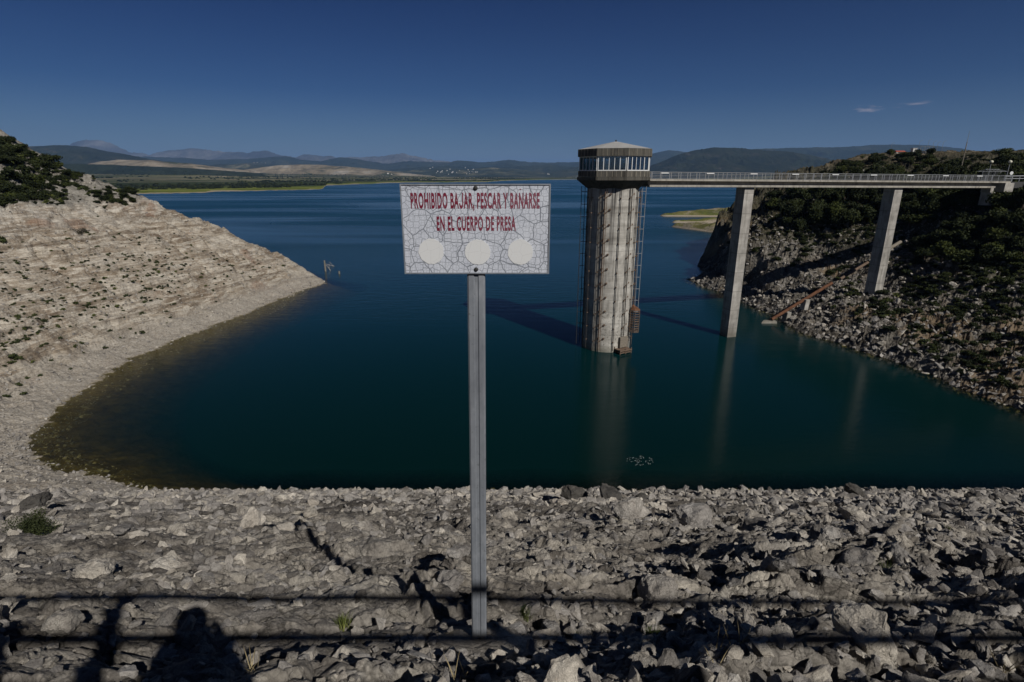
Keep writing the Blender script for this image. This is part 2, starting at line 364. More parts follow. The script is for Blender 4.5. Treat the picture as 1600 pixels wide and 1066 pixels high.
for sc3, kk in ((1.1, .8), (3.4, .8)):
    vc = t.n('ShaderNodeSeparateXYZ'); wv = t.n('ShaderNodeVectorMath', operation='MULTIPLY_ADD'); nz = t.n('ShaderNodeTexNoise'); nz.inputs['Scale'].default_value = 2.5; t.l(v, nz.inputs['Vector']); t.l(nz.outputs['Color'], wv.inputs[0]); wv.inputs[1].default_value = (.5, .5, .5); t.l(t.coord(False, (.6, 1, 1.4)), wv.inputs[2])
    t.l(t.vor(wv.outputs[0], sc3, 'F1', 1, 'Color'), vc.inputs[0]); col = t.mix(kk, col, t.ramp(vc.outputs['X'], [(0, (.62, .60, .58)), (.3, (.86, .85, .84)), (.7, (1.05, 1.04, 1.02)), (1, (1.32, 1.30, 1.25))]), 'MULTIPLY')
M['dam'] = t.done(col, n1)
# left bank: tan and white drawdown terraces, red earth, grey crag above
t = MT('left_bank_soil', .95, .15); v = t.coord(False); z = t.z()
a = t.noise(v, .16, 7, .62, .6); b = t.noise(t.coord(False, (1, .45, 3.2)), .55, 7, .66, .5); c = t.noise(v, 3.2, 7, .72)
col = t.ramp(a, [(.30, (.18, .145, .11)), (.43, (.28, .235, .185)), (.54, (.36, .32, .265)), (.68, (.45, .42, .37))])
col = t.mix(t.val(b, .48, .56, 0, .85), col, (.52, .49, .43)); col = t.mix(t.val(b, .42, .34, 0, .7), col, (.15, .12, .085))
col = t.mix(t.val(t.noise(v, .11, 4, .5, .8), .63, .70, 0, .45), col, (.25, .14, .09))
col = t.mix(.65, col, t.ramp(c, [(.32, (.42, .40, .38)), (.5, (.95, .94, .92)), (.7, (1.2, 1.2, 1.18))]), 'MULTIPLY')
bw = t.n('ShaderNodeTexNoise'); bw.noise_dimensions = '1D'; bw.inputs['Scale'].default_value = 1.0; bw.inputs['Detail'].default_value = 5; t.l(t.math('ADD', t.math('MULTIPLY', z, .85), t.math('MULTIPLY', t.noise(v, .07, 4), 1.3)), bw.inputs['W'])
col = t.mix(t.val(z, 19, 14, 0, .8), col, t.ramp(bw.outputs[0], [(.34, (.50, .45, .40)), (.44, (.74, .70, .65)), (.49, (1.08, 1.06, 1.02)), (.54, (.72, .67, .61)), (.60, (1.05, 1.04, 1.02)), (.70, (.78, .74, .69))]), 'MULTIPLY')
zn = t.math('ADD', z, t.math('MULTIPLY', t.math('SUBTRACT', t.noise(v, .12, 4), .5), 10))
col = t.mix(t.val(zn, 18.5, 20.5, 0, .85), col, t.ramp(t.noise(v, .8, 6, .65), [(.35, (.10, .095, .08)), (.6, (.27, .255, .225))]))
col = t.mix(t.val(z, 2.6, 1.2, 0, .85), col, t.ramp(t.noise(v, 5, 4), [(.35, (.24, .21, .17)), (.65, (.42, .39, .34))]))
col = t.mix(t.val(z, .12, -.1), col, t.ramp(t.noise(v, .8, 4), [(.35, (.12, .092, .042)), (.65, (.22, .175, .085))]))
n1 = t.bump(t.noise(v, .9, 10, .72, .3), .8, .35); n1 = t.bump(t.val(t.vor(v, 2.2, 'F1'), 0, .6), .5, .12, n1)
M['left'] = t.done(col, chips(t, v, n1, .5, 2.5))
# right bank: rugged grey limestone with dark pockets, brown soil under the scrub
t = MT('right_bank_rock', .95, .15); v = t.coord(False); z = t.z()
a = t.noise(v, .35, 8, .68, .5); c = t.noise(v, 2.4, 7, .74)
col = t.ramp(a, [(.28, (.05, .044, .035)), (.42, (.11, .098, .08)), (.55, (.185, .172, .15)), (.72, (.29, .278, .255))])
col = t.mix(.75, col, t.ramp(c, [(.32, (.24, .23, .22)), (.5, (.95, .93, .9)), (.68, (1.3, 1.28, 1.25))]), 'MULTIPLY')
col = t.mix(t.val(t.noise(v, .09, 4, .5), .54, .62, 0, .6), col, (.235, .165, .095))
zn = t.math('ADD', z, t.math('MULTIPLY', t.math('SUBTRACT', t.noise(v, .15, 5), .5), 14))
col = t.mix(t.val(zn, 9, 13, 0, .85), col, t.ramp(t.noise(v, 1.2, 6, .65), [(.35, (.026, .028, .013)), (.55, (.055, .05, .028)), (.72, (.17, .15, .115))]))
spx = t.n('ShaderNodeSeparateXYZ'); t.l(t.geo.outputs['Position'], spx.inputs[0]); far_ = t.math('MULTIPLY', t.val(spx.outputs['Y'], 175, 190), t.val(z, 27.5, 29.5)); col = t.mix(t.math('MULTIPLY', far_, .85), col, t.ramp(t.noise(v, .35, 7, .65), [(.38, (.035, .036, .018)), (.5, (.10, .082, .052)), (.6, (.17, .14, .10)), (.72, (.30, .28, .24))])); col = t.mix(t.val(z, .12, -.1), col, (.07, .055, .025))
n1 = t.bump(t.noise(v, .8, 10, .74, .3), 1.0, .5); n1 = t.bump(t.val(t.vor(v, 1.6, 'F1'), 0, .6), .6, .2, n1)
M['right'] = t.done(col, chips(t, v, n1, .7, 4.0))
t = MT('spit_ground', .95, .1); v = t.coord(False)
col = t.ramp(t.noise(v, .06, 6, .6, .4), [(.42, (.30, .26, .20)), (.5, (.16, .15, .06)), (.6, (.085, .10, .025)), (.72, (.26, .23, .17))])
col = t.mix(.5, col, t.ramp(t.noise(v, 1.0, 5, .7), [(.35, (.4, .4, .4)), (.6, (1.2, 1.2, 1.2))]), 'MULTIPLY')
col = t.mix(t.val(t.z(), .9, .4), col, (.33, .28, .22))
M['spit'] = t.done(col, t.bump(t.noise(v, .8, 6, .7), 1, .5))
# water
t = MT('lake_water', .04, .5); t.b.inputs['IOR'].default_value = 1.33
v = t.coord(False); sep = t.n('ShaderNodeSeparateXYZ'); t.l(t.geo.outputs['Position'], sep.inputs[0])
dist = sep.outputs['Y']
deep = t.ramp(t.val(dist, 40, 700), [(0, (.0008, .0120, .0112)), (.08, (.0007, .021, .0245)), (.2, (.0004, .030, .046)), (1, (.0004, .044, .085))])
patch = t.noise(t.coord(False, (.0028, .011, 1)), 1.0, 3, .5, .8)
w1 = t.noise(t.coord(False, (.9, 1.6, 1)), 1.0, 5, .6); w2 = t.noise(t.coord(False, (.22, .6, 1)), 1.0, 3, .5)
amp = t.math('MULTIPLY', t.val(dist, 60, 240, .16, 1.0), t.val(patch, .40, .58, .12, 1.0))
bn = t.n('ShaderNodeBump'); bn.inputs['Distance'].default_value = .12; t.l(amp, bn.inputs['Strength']); t.l(w1, bn.inputs['Height'])
bn2 = t.n('ShaderNodeBump'); bn2.inputs['Distance'].default_value = .3; t.l(t.math('MULTIPLY', amp, .6), bn2.inputs['Strength']); t.l(w2, bn2.inputs['Height']); t.l(bn.outputs[0], bn2.inputs['Normal'])
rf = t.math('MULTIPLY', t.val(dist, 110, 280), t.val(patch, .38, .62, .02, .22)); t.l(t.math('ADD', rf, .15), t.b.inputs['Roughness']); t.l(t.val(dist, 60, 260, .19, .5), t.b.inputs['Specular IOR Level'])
t.l(bn2.outputs[0], t.b.inputs['Normal']); t.l(deep, t.b.inputs['Base Color'])
al = t.val(t.attr('depth'), 0.0, 2.6, .10, 1.0)
tr = t.n('ShaderNodeBsdfTransparent'); tr.inputs[0].default_value = (.62, .60, .36, 1)
gl = t.n('ShaderNodeBsdfGlossy'); gl.inputs['Roughness'].default_value = .06; t.l(bn2.outputs[0], gl.inputs['Normal'])
fr = t.n('ShaderNodeFresnel'); fr.inputs[0].default_value = 1.33
s1 = t.n('ShaderNodeMixShader'); t.l(t.math('MULTIPLY', fr.outputs[0], t.math('SUBTRACT', 1.0, t.geo.outputs['Backfacing'])), s1.inputs[0]); t.l(tr.outputs[0], s1.inputs[1]); t.l(gl.outputs[0], s1.inputs[2])
s2 = t.n('ShaderNodeMixShader'); t.l(al, s2.inputs[0]); t.l(s1.outputs[0], s2.inputs[1]); t.l(t.b.outputs[0], s2.inputs[2])
t.l(s2.outputs[0], t.nt.nodes['Material Output'].inputs[0]); M['water'] = t.m
# concrete
def m_conc(name, col=(.33, .31, .275), joints=None, stain=.5, axis='Z'):
    t = MT(name, .88, .2); v = t.coord(True); a = t.noise(v, .8, 7, .6, .3)
    c_ = t.ramp(a, [(.3, tuple(x*.72 for x in col)), (.7, tuple(x*1.15 for x in col))])
    st = t.noise(t.coord(True, (1, 1, .12)), 2.2, 6, .62)
    c_ = t.mix(t.val(st, .5, .66, 0, stain), c_, tuple(x*.22 for x in col))
    if joints:
        sp = t.n('ShaderNodeSeparateXYZ'); t.l(t.tc.outputs['Object'], sp.inputs[0])
        fr_ = t.math('FRACT', t.math('MULTIPLY', sp.outputs['Z'], 1/joints))
        ln = t.val(t.math('ABSOLUTE', t.math('SUBTRACT', fr_, .5)), .0, .035, 1, 0)
        c_ = t.mix(t.math('MULTIPLY', ln, .6), c_, tuple(x*.35 for x in col))
        band = t.n('ShaderNodeTexNoise'); band.noise_dimensions = '1D'; t.l(t.math('FLOOR', t.math('MULTIPLY', sp.outputs['Z'], 1/joints)), band.inputs['W']); band.inputs['Scale'].default_value = 3.7
        c_ = t.mix(.6, c_, t.ramp(band.outputs[0], [(.3, (.72, .71, .69)), (.7, (1.12, 1.12, 1.12))]), 'MULTIPLY')
    return t, c_, v
t, c_, v = m_conc('pier_concrete', (.42, .40, .365), 3.0, .5); sp = t.n('ShaderNodeSeparateXYZ'); t.l(t.geo.outputs['Position'], sp.inputs[0]); c_ = t.mix(t.val(t.math('ADD', sp.outputs['Z'], t.math('MULTIPLY', t.noise(v, 1.5, 4), 1.5)), 2.6, 1.3, 0, .6), c_, (.12, .11, .08)); c_ = t.mix(.45, c_, t.ramp(t.noise(t.coord(True, (.6, .6, 1.3)), .8, 6, .65), [(.35, (.6, .59, .57)), (.6, (1.1, 1.1, 1.08))]), 'MULTIPLY'); M['conc'] = t.done(c_, t.bump(t.noise(v, 14, 5), .3, .02))
t, c_, v = m_conc('girder_concrete', (.37, .345, .30), None, .5); M['girder'] = t.done(c_, t.bump(t.noise(v, 14, 5), .3, .02))
t, c_, v = m_conc('tower_concrete', (.52, .50, .455), 1.75, .6)
sp = t.n('ShaderNodeSeparateXYZ'); t.l(t.tc.outputs['Object'], sp.inputs[0])
drip = t.math('MULTIPLY', t.val(t.noise(t.coord(True, (1.6, 1.6, .05)), 1.5, 4, .6), .54, .66), t.val(sp.outputs['Z'], 8, 21)); c_ = t.mix(t.math('MULTIPLY', drip, .75), c_, (.055, .052, .05))
tide = t.val(sp.outputs['Z'], 1.3, .2); c_ = t.mix(t.math('MULTIPLY', tide, .5), c_, (.10, .10, .06))
c_ = t.mix(.5, c_, t.ramp(t.noise(t.coord(True, (.5, .5, 1.4)), .9, 5, .6), [(.35, (.55, .53, .50)), (.6, (1.1, 1.1, 1.08))]), 'MULTIPLY')
pit = t.math('MULTIPLY', t.val(t.noise(v, 3.6, 5, .75), .56, .62), t.val(t.math('ABSOLUTE', t.math('SUBTRACT', sp.outputs['Z'], 3.6)), 2.6, 3.4, 1, 0))
c_ = t.mix(t.math('MULTIPLY', pit, .75), c_, (.05, .045, .038))
M['tower'] = t.done(c_, t.bump(t.noise(v, 9, 6), .35, .03))
t, c_, v = m_conc('board_concrete', (.105, .098, .083), None, .6)
M['board'] = t.done(c_, t.bump(t.noise(t.coord(True, (6, 6, .5)), 3, 4), .4, .03))
M['rib'] = m_plain('panel_joint_concrete', (.21, .19, .15), .9)
M['roofm'] = m_plain('pale_roof', (.36, .355, .34), .8, .1, 1.0)
M['white'] = m_plain('white_painted_metal', (.70, .71, .70), .45, .08, 4, .1)
M['galv'] = m_plain('galvanised_rail', (.29, .30, .31), .5, .2, 5, .1, .01, .3)
M['rust'] = m_plain('rusty_steel', (.135, .062, .032), .85, .45, 2.5, .5, .02)
M['rust2'] = m_plain('dull_rusty_steel', (.15, .105, .075), .85, .35, 4.0, .5, .02)
M['dsteel'] = m_plain('dark_steel', (.035, .034, .033), .6, .3, 3, .2)
M['dark'] = m_plain('dark_interior', (.03, .03, .032), .8)
M['wood'] = m_plain('weathered_wood', (.20, .175, .14), .9, .3, 6, .6, .02)
M['dead'] = m_plain('dead_wood', (.34, .31, .27), .9, .25, 8, .6, .01)
M['straw'] = m_plain('dry_stem', (.33, .27, .15), .9, .2, 8)
M['globe'] = m_plain('frosted_globe', (.62, .60, .48), .4, .03, 1, 0)
M['redroof'] = m_plain('red_tile', (.32, .09, .06), .8)
M['housew'] = m_plain('whitewashed_wall', (.62, .60, .56), .85, .06, 1)
M['asph'] = m_plain('asphalt', (.06, .06, .06), .9, .2, 8)
t = MT('window_glass', .03, .5); gl = t.n('ShaderNodeBsdfGlossy'); gl.inputs['Roughness'].default_value = .03; gl.inputs[0].default_value = (.8, .85, .9, 1)
tr = t.n('ShaderNodeBsdfTransparent'); tr.inputs[0].default_value = (.62, .70, .74, 1); s = t.n('ShaderNodeMixShader'); s.inputs[0].default_value = .14
t.l(tr.outputs[0], s.inputs[1]); t.l(gl.outputs[0], s.inputs[2]); t.l(s.outputs[0], t.nt.nodes['Material Output'].inputs[0]); M['glass'] = t.m
def m_leaf(name, a, b, dry=None):
    t = MT(name, .75, .2); v = t.coord(True); n = t.noise(v, 2.5, 4); oi = t.n('ShaderNodeObjectInfo')
    c = t.ramp(n, [(.35, a), (.65, b)])
    c = t.mix(.8, c, t.ramp(oi.outputs['Random'], [(0, (.45, .5, .5)), (.5, (.9, .95, .9)), (.85, (1.2, 1.2, 1.0)), (1, (2.2, 2.1, 1.3))]), 'MULTIPLY')
    return t.done(c)
M['leaf'] = m_leaf('evergreen_leaf', (.013, .019, .006), (.032, .040, .012))
M['leafy'] = m_leaf('pine_leaf', (.014, .021, .006), (.036, .044, .013))
M['tuft'] = m_leaf('scrub_leaf', (.030, .040, .014), (.075, .085, .030))
M['drybush'] = m_leaf('dry_twig', (.06, .05, .035), (.10, .085, .06))
M['grass'] = m_leaf('grass_blade', (.07, .10, .022), (.16, .17, .06))
M['bark'] = m_plain('bark', (.085, .065, .05), .95, .3, 8, .8, .02)

# ------------------------------------------------------------------ setting: ground sheets
def fan(a0, a1, nc, y0, y1, nr):
    a = np.linspace(a0, a1, nc); y = y0*(y1/y0)**(np.arange(nr)/(nr-1.0)); A, Y = np.meshgrid(a, y); return A*Y, Y
X, Y = fan(-1.32, 1.32, 1150, 1.6, 68, 780)
Z = h_dam(X, Y)
other = np.maximum(h_left_j(X, Y), h_right(X, Y))
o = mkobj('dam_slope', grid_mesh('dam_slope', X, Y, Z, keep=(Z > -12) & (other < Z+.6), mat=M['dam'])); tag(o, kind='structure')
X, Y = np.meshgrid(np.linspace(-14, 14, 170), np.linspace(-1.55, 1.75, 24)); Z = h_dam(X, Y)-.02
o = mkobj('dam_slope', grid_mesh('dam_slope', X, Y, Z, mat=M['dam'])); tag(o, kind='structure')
X, Y = fan(-1.40, -.20, 820, 33, 240, 620); Z = h_left_j(X, Y)
o = mkobj('hillside', grid_mesh('hillside', X, Y, Z, keep=(Z > -12) & (Z > h_dam(X, Y)-.8) & (X < -16), mat=M['left'])); tag(o, kind='structure')
X, Y = fan(.20, 1.32, 900, 44, 330, 620); Z = h_right(X, Y)
o = mkobj('hillside', grid_mesh('hillside', X, Y, Z, keep=(Z > -12), mat=M['right'])); tag(o, kind='structure')
X, Y = fan(.2, .8, 260, 230, 430, 200); Z = spit(X, Y)+.5*fbm(X*.12, Y*.12, 4, 200)*np.clip(spit(X, Y)/1.5, 0, 1)+.5*slabs(X*.3, Y*.3, 202, 1)*np.clip(spit(X, Y)/2-.3, 0, 1)
o = mkobj('gravel_spit', grid_mesh('gravel_spit', X, Y, Z, keep=(Z > -1.5), mat=M['spit'])); tag(o, kind='structure')
# lake bed, reaching the horizon under everything
g = MB(); g.box((0, 30000, -21), (90000, 90000, 2)); lb = g.build('ground', M['left']); tag(lb, kind='structure')
# water surface
X, Y = fan(-1.75, 1.75, 620, 30, 9000, 520); near = Y < 420
D = np.full(X.shape, 20.0); zz = np.maximum(np.maximum(h_dam(X[near], Y[near]), h_left_j(X[near], Y[near])), np.maximum(b_right(X[near], Y[near]), spit(X[near], Y[near])))
D[near] = -zz
o = mkobj('water', grid_mesh('water', X, Y, np.zeros_like(X), keep=(D > -1.5), attrs={'depth': np.clip(D, 0, 20)}, mat=M['water'])); tag(o, kind='structure')

# ------------------------------------------------------------------ setting: far shore, plain and hills
def m_land(name, stops, sc_, extra=None, bscale=.02, bd=6, fine=.02):
    t = MT(name, .95, .05); v = t.coord(False, (1, 1, 1))
    c = t.ramp(t.noise(v, sc_, 6, .6, .5), stops)
    c = t.mix(.6, c, t.ramp(t.noise(v, fine, 6, .7), [(.35, (.4, .42, .42)), (.62, (1.25, 1.22, 1.2))]), 'MULTIPLY')
    return t, c, v
t, c, v = m_land('plain_fields', [(.36, (.026, .036, .012)), (.50, (.045, .057, .019)), (.56, (.075, .085, .028)), (.63, (.12, .12, .05)), (.7, (.30, .26, .18))], .0011, fine=.012)
sh = t.attr('shore')
fl = t.noise(t.coord(False, (.0011, .00045, 1)), 1.0, 4, .5, .4)
c = t.mix(t.math('MULTIPLY', t.val(fl, .56, .585), t.val(sh, 700, 1100)), c, t.ramp(t.noise(v, .004, 4), [(.4, (.26, .215, .15)), (.6, (.33, .29, .22))]))
stp = t.math('ADD', sh, t.math('MULTIPLY', t.math('SUBTRACT', t.noise(v, .006, 4), .5), 160))
c = t.mix(t.val(stp, 300, 170), c, t.ramp(t.noise(v, .01, 4), [(.35, (.085, .11, .02)), (.6, (.16, .18, .035)), (.75, (.20, .17, .07))]))
c = t.mix(t.val(stp, 22, 12), c, (.32, .27, .19))
M['plain'] = t.done(c, t.bump(t.noise(v, .03, 6, .7), 1, 5))
def shore_dist():
    xs = [-400, 200, 300, 380, 470, 504, 510, 560, 600, 640, 760, 800, 880, 1000, 1100, 1300, 2000]
    ys = [304, 303.5, 301.5, 298.5, 297, 295, 290, 288, 286.2, 285.5, 284.5, 282, 280.6, 280.4, 280.4, 282, 290]
    az = []; dd = []
    for x, y in zip(xs, ys):
        p = at_z(x, y, 0); az.append(p.x/p.y); dd.append(p.y)
    return np.array(az), np.array(dd)
sa, sdd = shore_dist()
tx = [-400, 60, 120, 300, 360, 450, 520, 600, 680, 720, 900, 1015, 1150, 1300, 1600, 2000]
ty = [262, 262, 262, 266, 270, 272, 272, 274, 276, 277, 277, 273, 267, 265, 264, 264]
a = np.linspace(-1.35, 1.35, 900); s_ = np.linspace(0, 1, 170)**1.6
A, S = np.meshgrid(a, s_)
near_y = np.interp(A, sa, sdd)*(1+.03*fbm(A*40, A*0+.3, 4, 300)+.012*pn(A*140, A*0, 301)); far_y = np.maximum(near_y+1200, 5200.)
Y = near_y+(far_y-near_y)*S; X = A*Y
topz = np.interp(A, [ (x-800)/(FPX*CT-(y-533)*ST) for x, y in zip(tx, ty)], ty)
top_el = -((topz-533)*CT+FPX*ST)/(FPX*CT-(topz-533)*ST)      # slope of the line of sight to the top of the plain
ztop = EYE+top_el*far_y
prof = np.clip((Y-near_y)/(far_y-near_y), 0, 1)**1.7
Z = .05+np.clip((Y-near_y)/30, 0, 1)*1.6 + (ztop-1.6)*prof + np.clip((Y-near_y-150)/800, 0, 1)*(5*fbm(X*.0016, Y*.0012, 4, 310)) + np.clip((Y-near_y)/60,0,1)*.6*fbm(X*.02, Y*.02, 3, 312)
Z = np.maximum(Z, .3*np.clip((Y-near_y)/10, 0, 1)) - .4*(S == 0)
o = mkobj('plain', grid_mesh('plain', X, Y, Z, attrs={'shore': Y-near_y}, mat=M['plain'])); tag(o, kind='structure')
PX, PY, PZ = X, Y, Z

def hills(name, D, pts, depth, mat, seed, rough=1.0, base=0., n=520, nr=70, back=None):
    xs = np.array([p[0] for p in pts], float); ys = np.array([p[1] for p in pts], float)
    px = np.linspace(xs[0], xs[-1], n); py = np.interp(px, xs, ys)
    py = py + rough*(1.0*fbm(px*.045, px*0, 5, seed, .62) - .8*np.abs(fbm(px*.16, px*0+4, 4, seed+3, .6)))
    fy = FPX*CT-(py-533)*ST; aa = (px-800)/fy; el = -((py-533)*CT+FPX*ST)/fy
    zt = EYE+el*D
    taper = np.clip(np.minimum(np.arange(n), n-1-np.arange(n))/(n*.03), 0, 1)
    s_ = np.concatenate([np.linspace(-1, 0, nr), np.linspace(0, 1, nr//2)[1:]])
    S, T = np.meshgrid(s_, np.arange(n), indexing='ij')
    Yg = D+S*depth*np.where(S > 0, .8, 1); Xg = aa[T]*Yg if False else aa[T]*D*(1+ (S*depth/D)*.6)
    hh = (zt[T]*taper[T]+base)
    shape = np.where(S < 0, (1+S)**1.25, np.clip(1-S, 0, 1)**.9)
    gul = ridged(Xg/(depth*.32), Yg/(depth*.5), 5, seed+7)-.55
    gul2 = fbm(Xg/(depth*.9), Yg/(depth*.6), 4, seed+9)
    edge = np.clip(-S*3, 0, 1)
    Zg = hh*shape*(1+.55*edge*gul+.22*edge*gul2)+base*0
    Zg = np.where(S <= -.999, -5, Zg); Zg = np.where(S >= .999, -5, Zg)
    o = mkobj(name, grid_mesh(name, Xg, Yg, Zg, mat=mat)); tag(o, kind='structure'); return o
t, c, v = m_land('far_mountain_rock', [(.38, (.06, .06, .06)), (.52, (.13, .125, .12)), (.68, (.24, .23, .22))], .0006, fine=.003); M['mtn'] = t.done(c, t.bump(t.noise(v, .0016, 8, .7), 1, 200))
t, c, v = m_land('forest_hill', [(.35, (.016, .024, .012)), (.55, (.030, .038, .018)), (.70, (.06, .06, .035))], .0016, fine=.012); M['fhill'] = t.done(c, t.bump(t.noise(v, .006, 8, .7), 1, 40))
t, c, v = m_land('rocky_forest_hill', [(.35, (.014, .020, .011)), (.58, (.028, .034, .018)), (.66, (.05, .048, .035)), (.74, (.19, .17, .155))], .0042, fine=.015); M['rhill'] = t.done(c, t.bump(t.noise(v, .008, 8, .7), 1, 30))
t, c, v = m_land('farm_hill', [(.40, (.024, .032, .016)), (.55, (.045, .05, .026)), (.62, (.10, .10, .055)), (.70, (.22, .19, .14))], .003, fine=.02); M['farm'] = t.done(c, t.bump(t.noise(v, .01, 7, .7), 1, 15))
t, c, v = m_land('straw_hill', [(.38, (.05, .06, .03)), (.46, (.19, .16, .11)), (.55, (.27, .23, .165)), (.66, (.37, .34, .29))], .0032, fine=.012); M['straw_hill'] = t.done(c, t.bump(t.noise(v, .01, 7, .7), .6, 8))
hills('mountains', 17000, [(60,244),(95,238),(115,223),(135,219),(155,219),(175,225),(205,239),(235,241),(262,236),(285,233),(305,232),(335,236),(370,239),(392,238),(418,236),(440,243),(460,246),(478,242),(500,243),(530,247),(560,246),(600,244),(628,240),(655,246),(690,252),(730,256)], 4200, M['mtn'], 400, 1.5)
hills('hills', 11500, [(150,250),(205,244),(250,246),(290,247),(330,250),(380,249),(445,244),(470,250),(500,252),(530,246),(560,249),(600,256),(640,252),(700,254),(715,251),(760,254),(795,250),(830,254),(870,254),(930,253),(980,250),(1015,241),(1045,235),(1085,239),(1130,244),(1300,246)], 3000, M['fhill'], 420, .8)
hills('hills', 9000, [(330,262),(360,257),(400,254),(440,258),(470,256),(530,262),(600,266),(650,262),(700,259),(730,262),(790,261),(830,259),(860,257),(900,262),(960,266)], 1900, M['fhill'], 440, .5)
hills('hills', 6200, [(-300,232),(60,229),(80,227),(105,227),(135,230),(165,236),(200,242),(235,249),(275,255),(320,262)], 1700, M['rhill'], 460, .6)
hills('hills', 7600, [(240,266),(320,258),(380,256),(440,262),(520,268),(600,269),(680,264),(720,265),(765,262),(800,264),(850,269),(880,264),(915,259),(960,257),(1010,262),(1080,268)], 1500, M['farm'], 480, .5)
hills('hills', 5300, [(340,272),(385,265),(430,259),(470,257),(505,258),(560,262),(620,269),(690,277)], 900, M['straw_hill'], 500, .3)
hills('hills', 4300, [(90,268),(130,258),(160,252),(185,250),(240,251),(300,256),(345,262),(400,268)], 900, M['straw_hill'], 510, .4)
hills('hills', 3600, [(60,258),(120,256),(200,259),(280,262),(340,266),(420,272)], 500, M['fhill'], 515, .4)
hills('hills', 5800, [(985,268),(1010,262),(1035,252),(1060,242),(1085,235),(1112,231),(1150,231),(1190,235),(1230,237),(1265,242),(1310,252),(1360,264)], 1500, M['rhill'], 520, .7)
hills('hills', 9500, [(1130,240),(1180,233),(1250,231),(1320,230),(1360,227),(1400,226),(1450,227),(1500,232),(1540,239),(1600,242),(1900,244)], 3000, M['fhill'], 540, .5)
hills('hills', 700, [(1440,272),(1480,262),(1500,244),(1520,236),(1545,236),(1575,238),(1610,232),(1700,225),(1900,224)], 240, M['fhill'], 560, 1.0)

# ------------------------------------------------------------------ rocks
def rock_mesh(name, seed, n=16, sub=2, stretch=(1, .75, .55), nz=.06, bev=.05, mat=None, ang=32):
    rr = random.Random(seed); bm = bmesh.new()
    for i in range(n):
        v = Vector((rr.gauss(0,1), rr.gauss(0,1), rr.gauss(0,1))).normalized()
        k = max(abs(v.x), abs(v.y), abs(v.z)); v = v*(.55/k*.5 + .5)*rr.uniform(.8, 1.05)
        bm.verts.new((v.x*stretch[0], v.y*stretch[1], v.z*stretch[2]))
    r = bmesh.ops.convex_hull(bm, input=bm.verts)
    bmesh.ops.delete(bm, geom=[g for g in r['geom_interior'] if isinstance(g, bmesh.types.BMVert)], context='VERTS')
    loose = [v for v in bm.verts if not v.link_faces]; bmesh.ops.delete(bm, geom=loose, context='VERTS')
    if bev:
        bmesh.ops.dissolve_limit(bm, angle_limit=R(14), verts=bm.verts, edges=bm.edges)
        bmesh.ops.bevel(bm, geom=list(bm.edges), offset=bev, segments=1, affect='EDGES', clamp_overlap=True)
        bmesh.ops.triangulate(bm, faces=bm.faces)
    for i in range(sub):
        bmesh.ops.subdivide_edges(bm, edges=bm.edges, cuts=1, use_grid_fill=True)
        bmesh.ops.triangulate(bm, faces=bm.faces)
    from mathutils import noise
    if nz:
        off = Vector((seed*3.7, seed*1.3, seed*.7))
        bm.normal_update()
        for v in bm.verts:
            p = v.co; k = noise.fractal(p*2.2+off, 1, 2.0, 4)*nz*1.3 + noise.fractal(Vector((p.x*2, p.y*2, p.z*9))+off, 1, 2, 3)*nz*.6
            v.co = p + v.normal*k
    bmesh.ops.recalc_face_normals(bm, faces=bm.faces)
    me = bpy.data.meshes.new(name); bm.to_mesh(me); bm.free()
    me.shade_smooth()
    try: me.set_sharp_from_angle(angle=R(ang))
    except Exception: pass
    me.materials.append(mat); return me
sh_ = [(1,.8,.6), (1,.6,.5), (1,.85,.4), (.9,.8,.75), (1,.55,.65), (1,.7,.35)]
HI = [rock_mesh('boulder', 100+i, 14+i % 7, 3, sh_[i % 6], .085, .025, M['boulder'], 20) for i in range(14)]
LO = [rock_mesh('rubble_rock', 200+i, 11+i % 5, 2, sh_[i % 6], .06, .02, M['rubble'], 18) for i in range(12)]

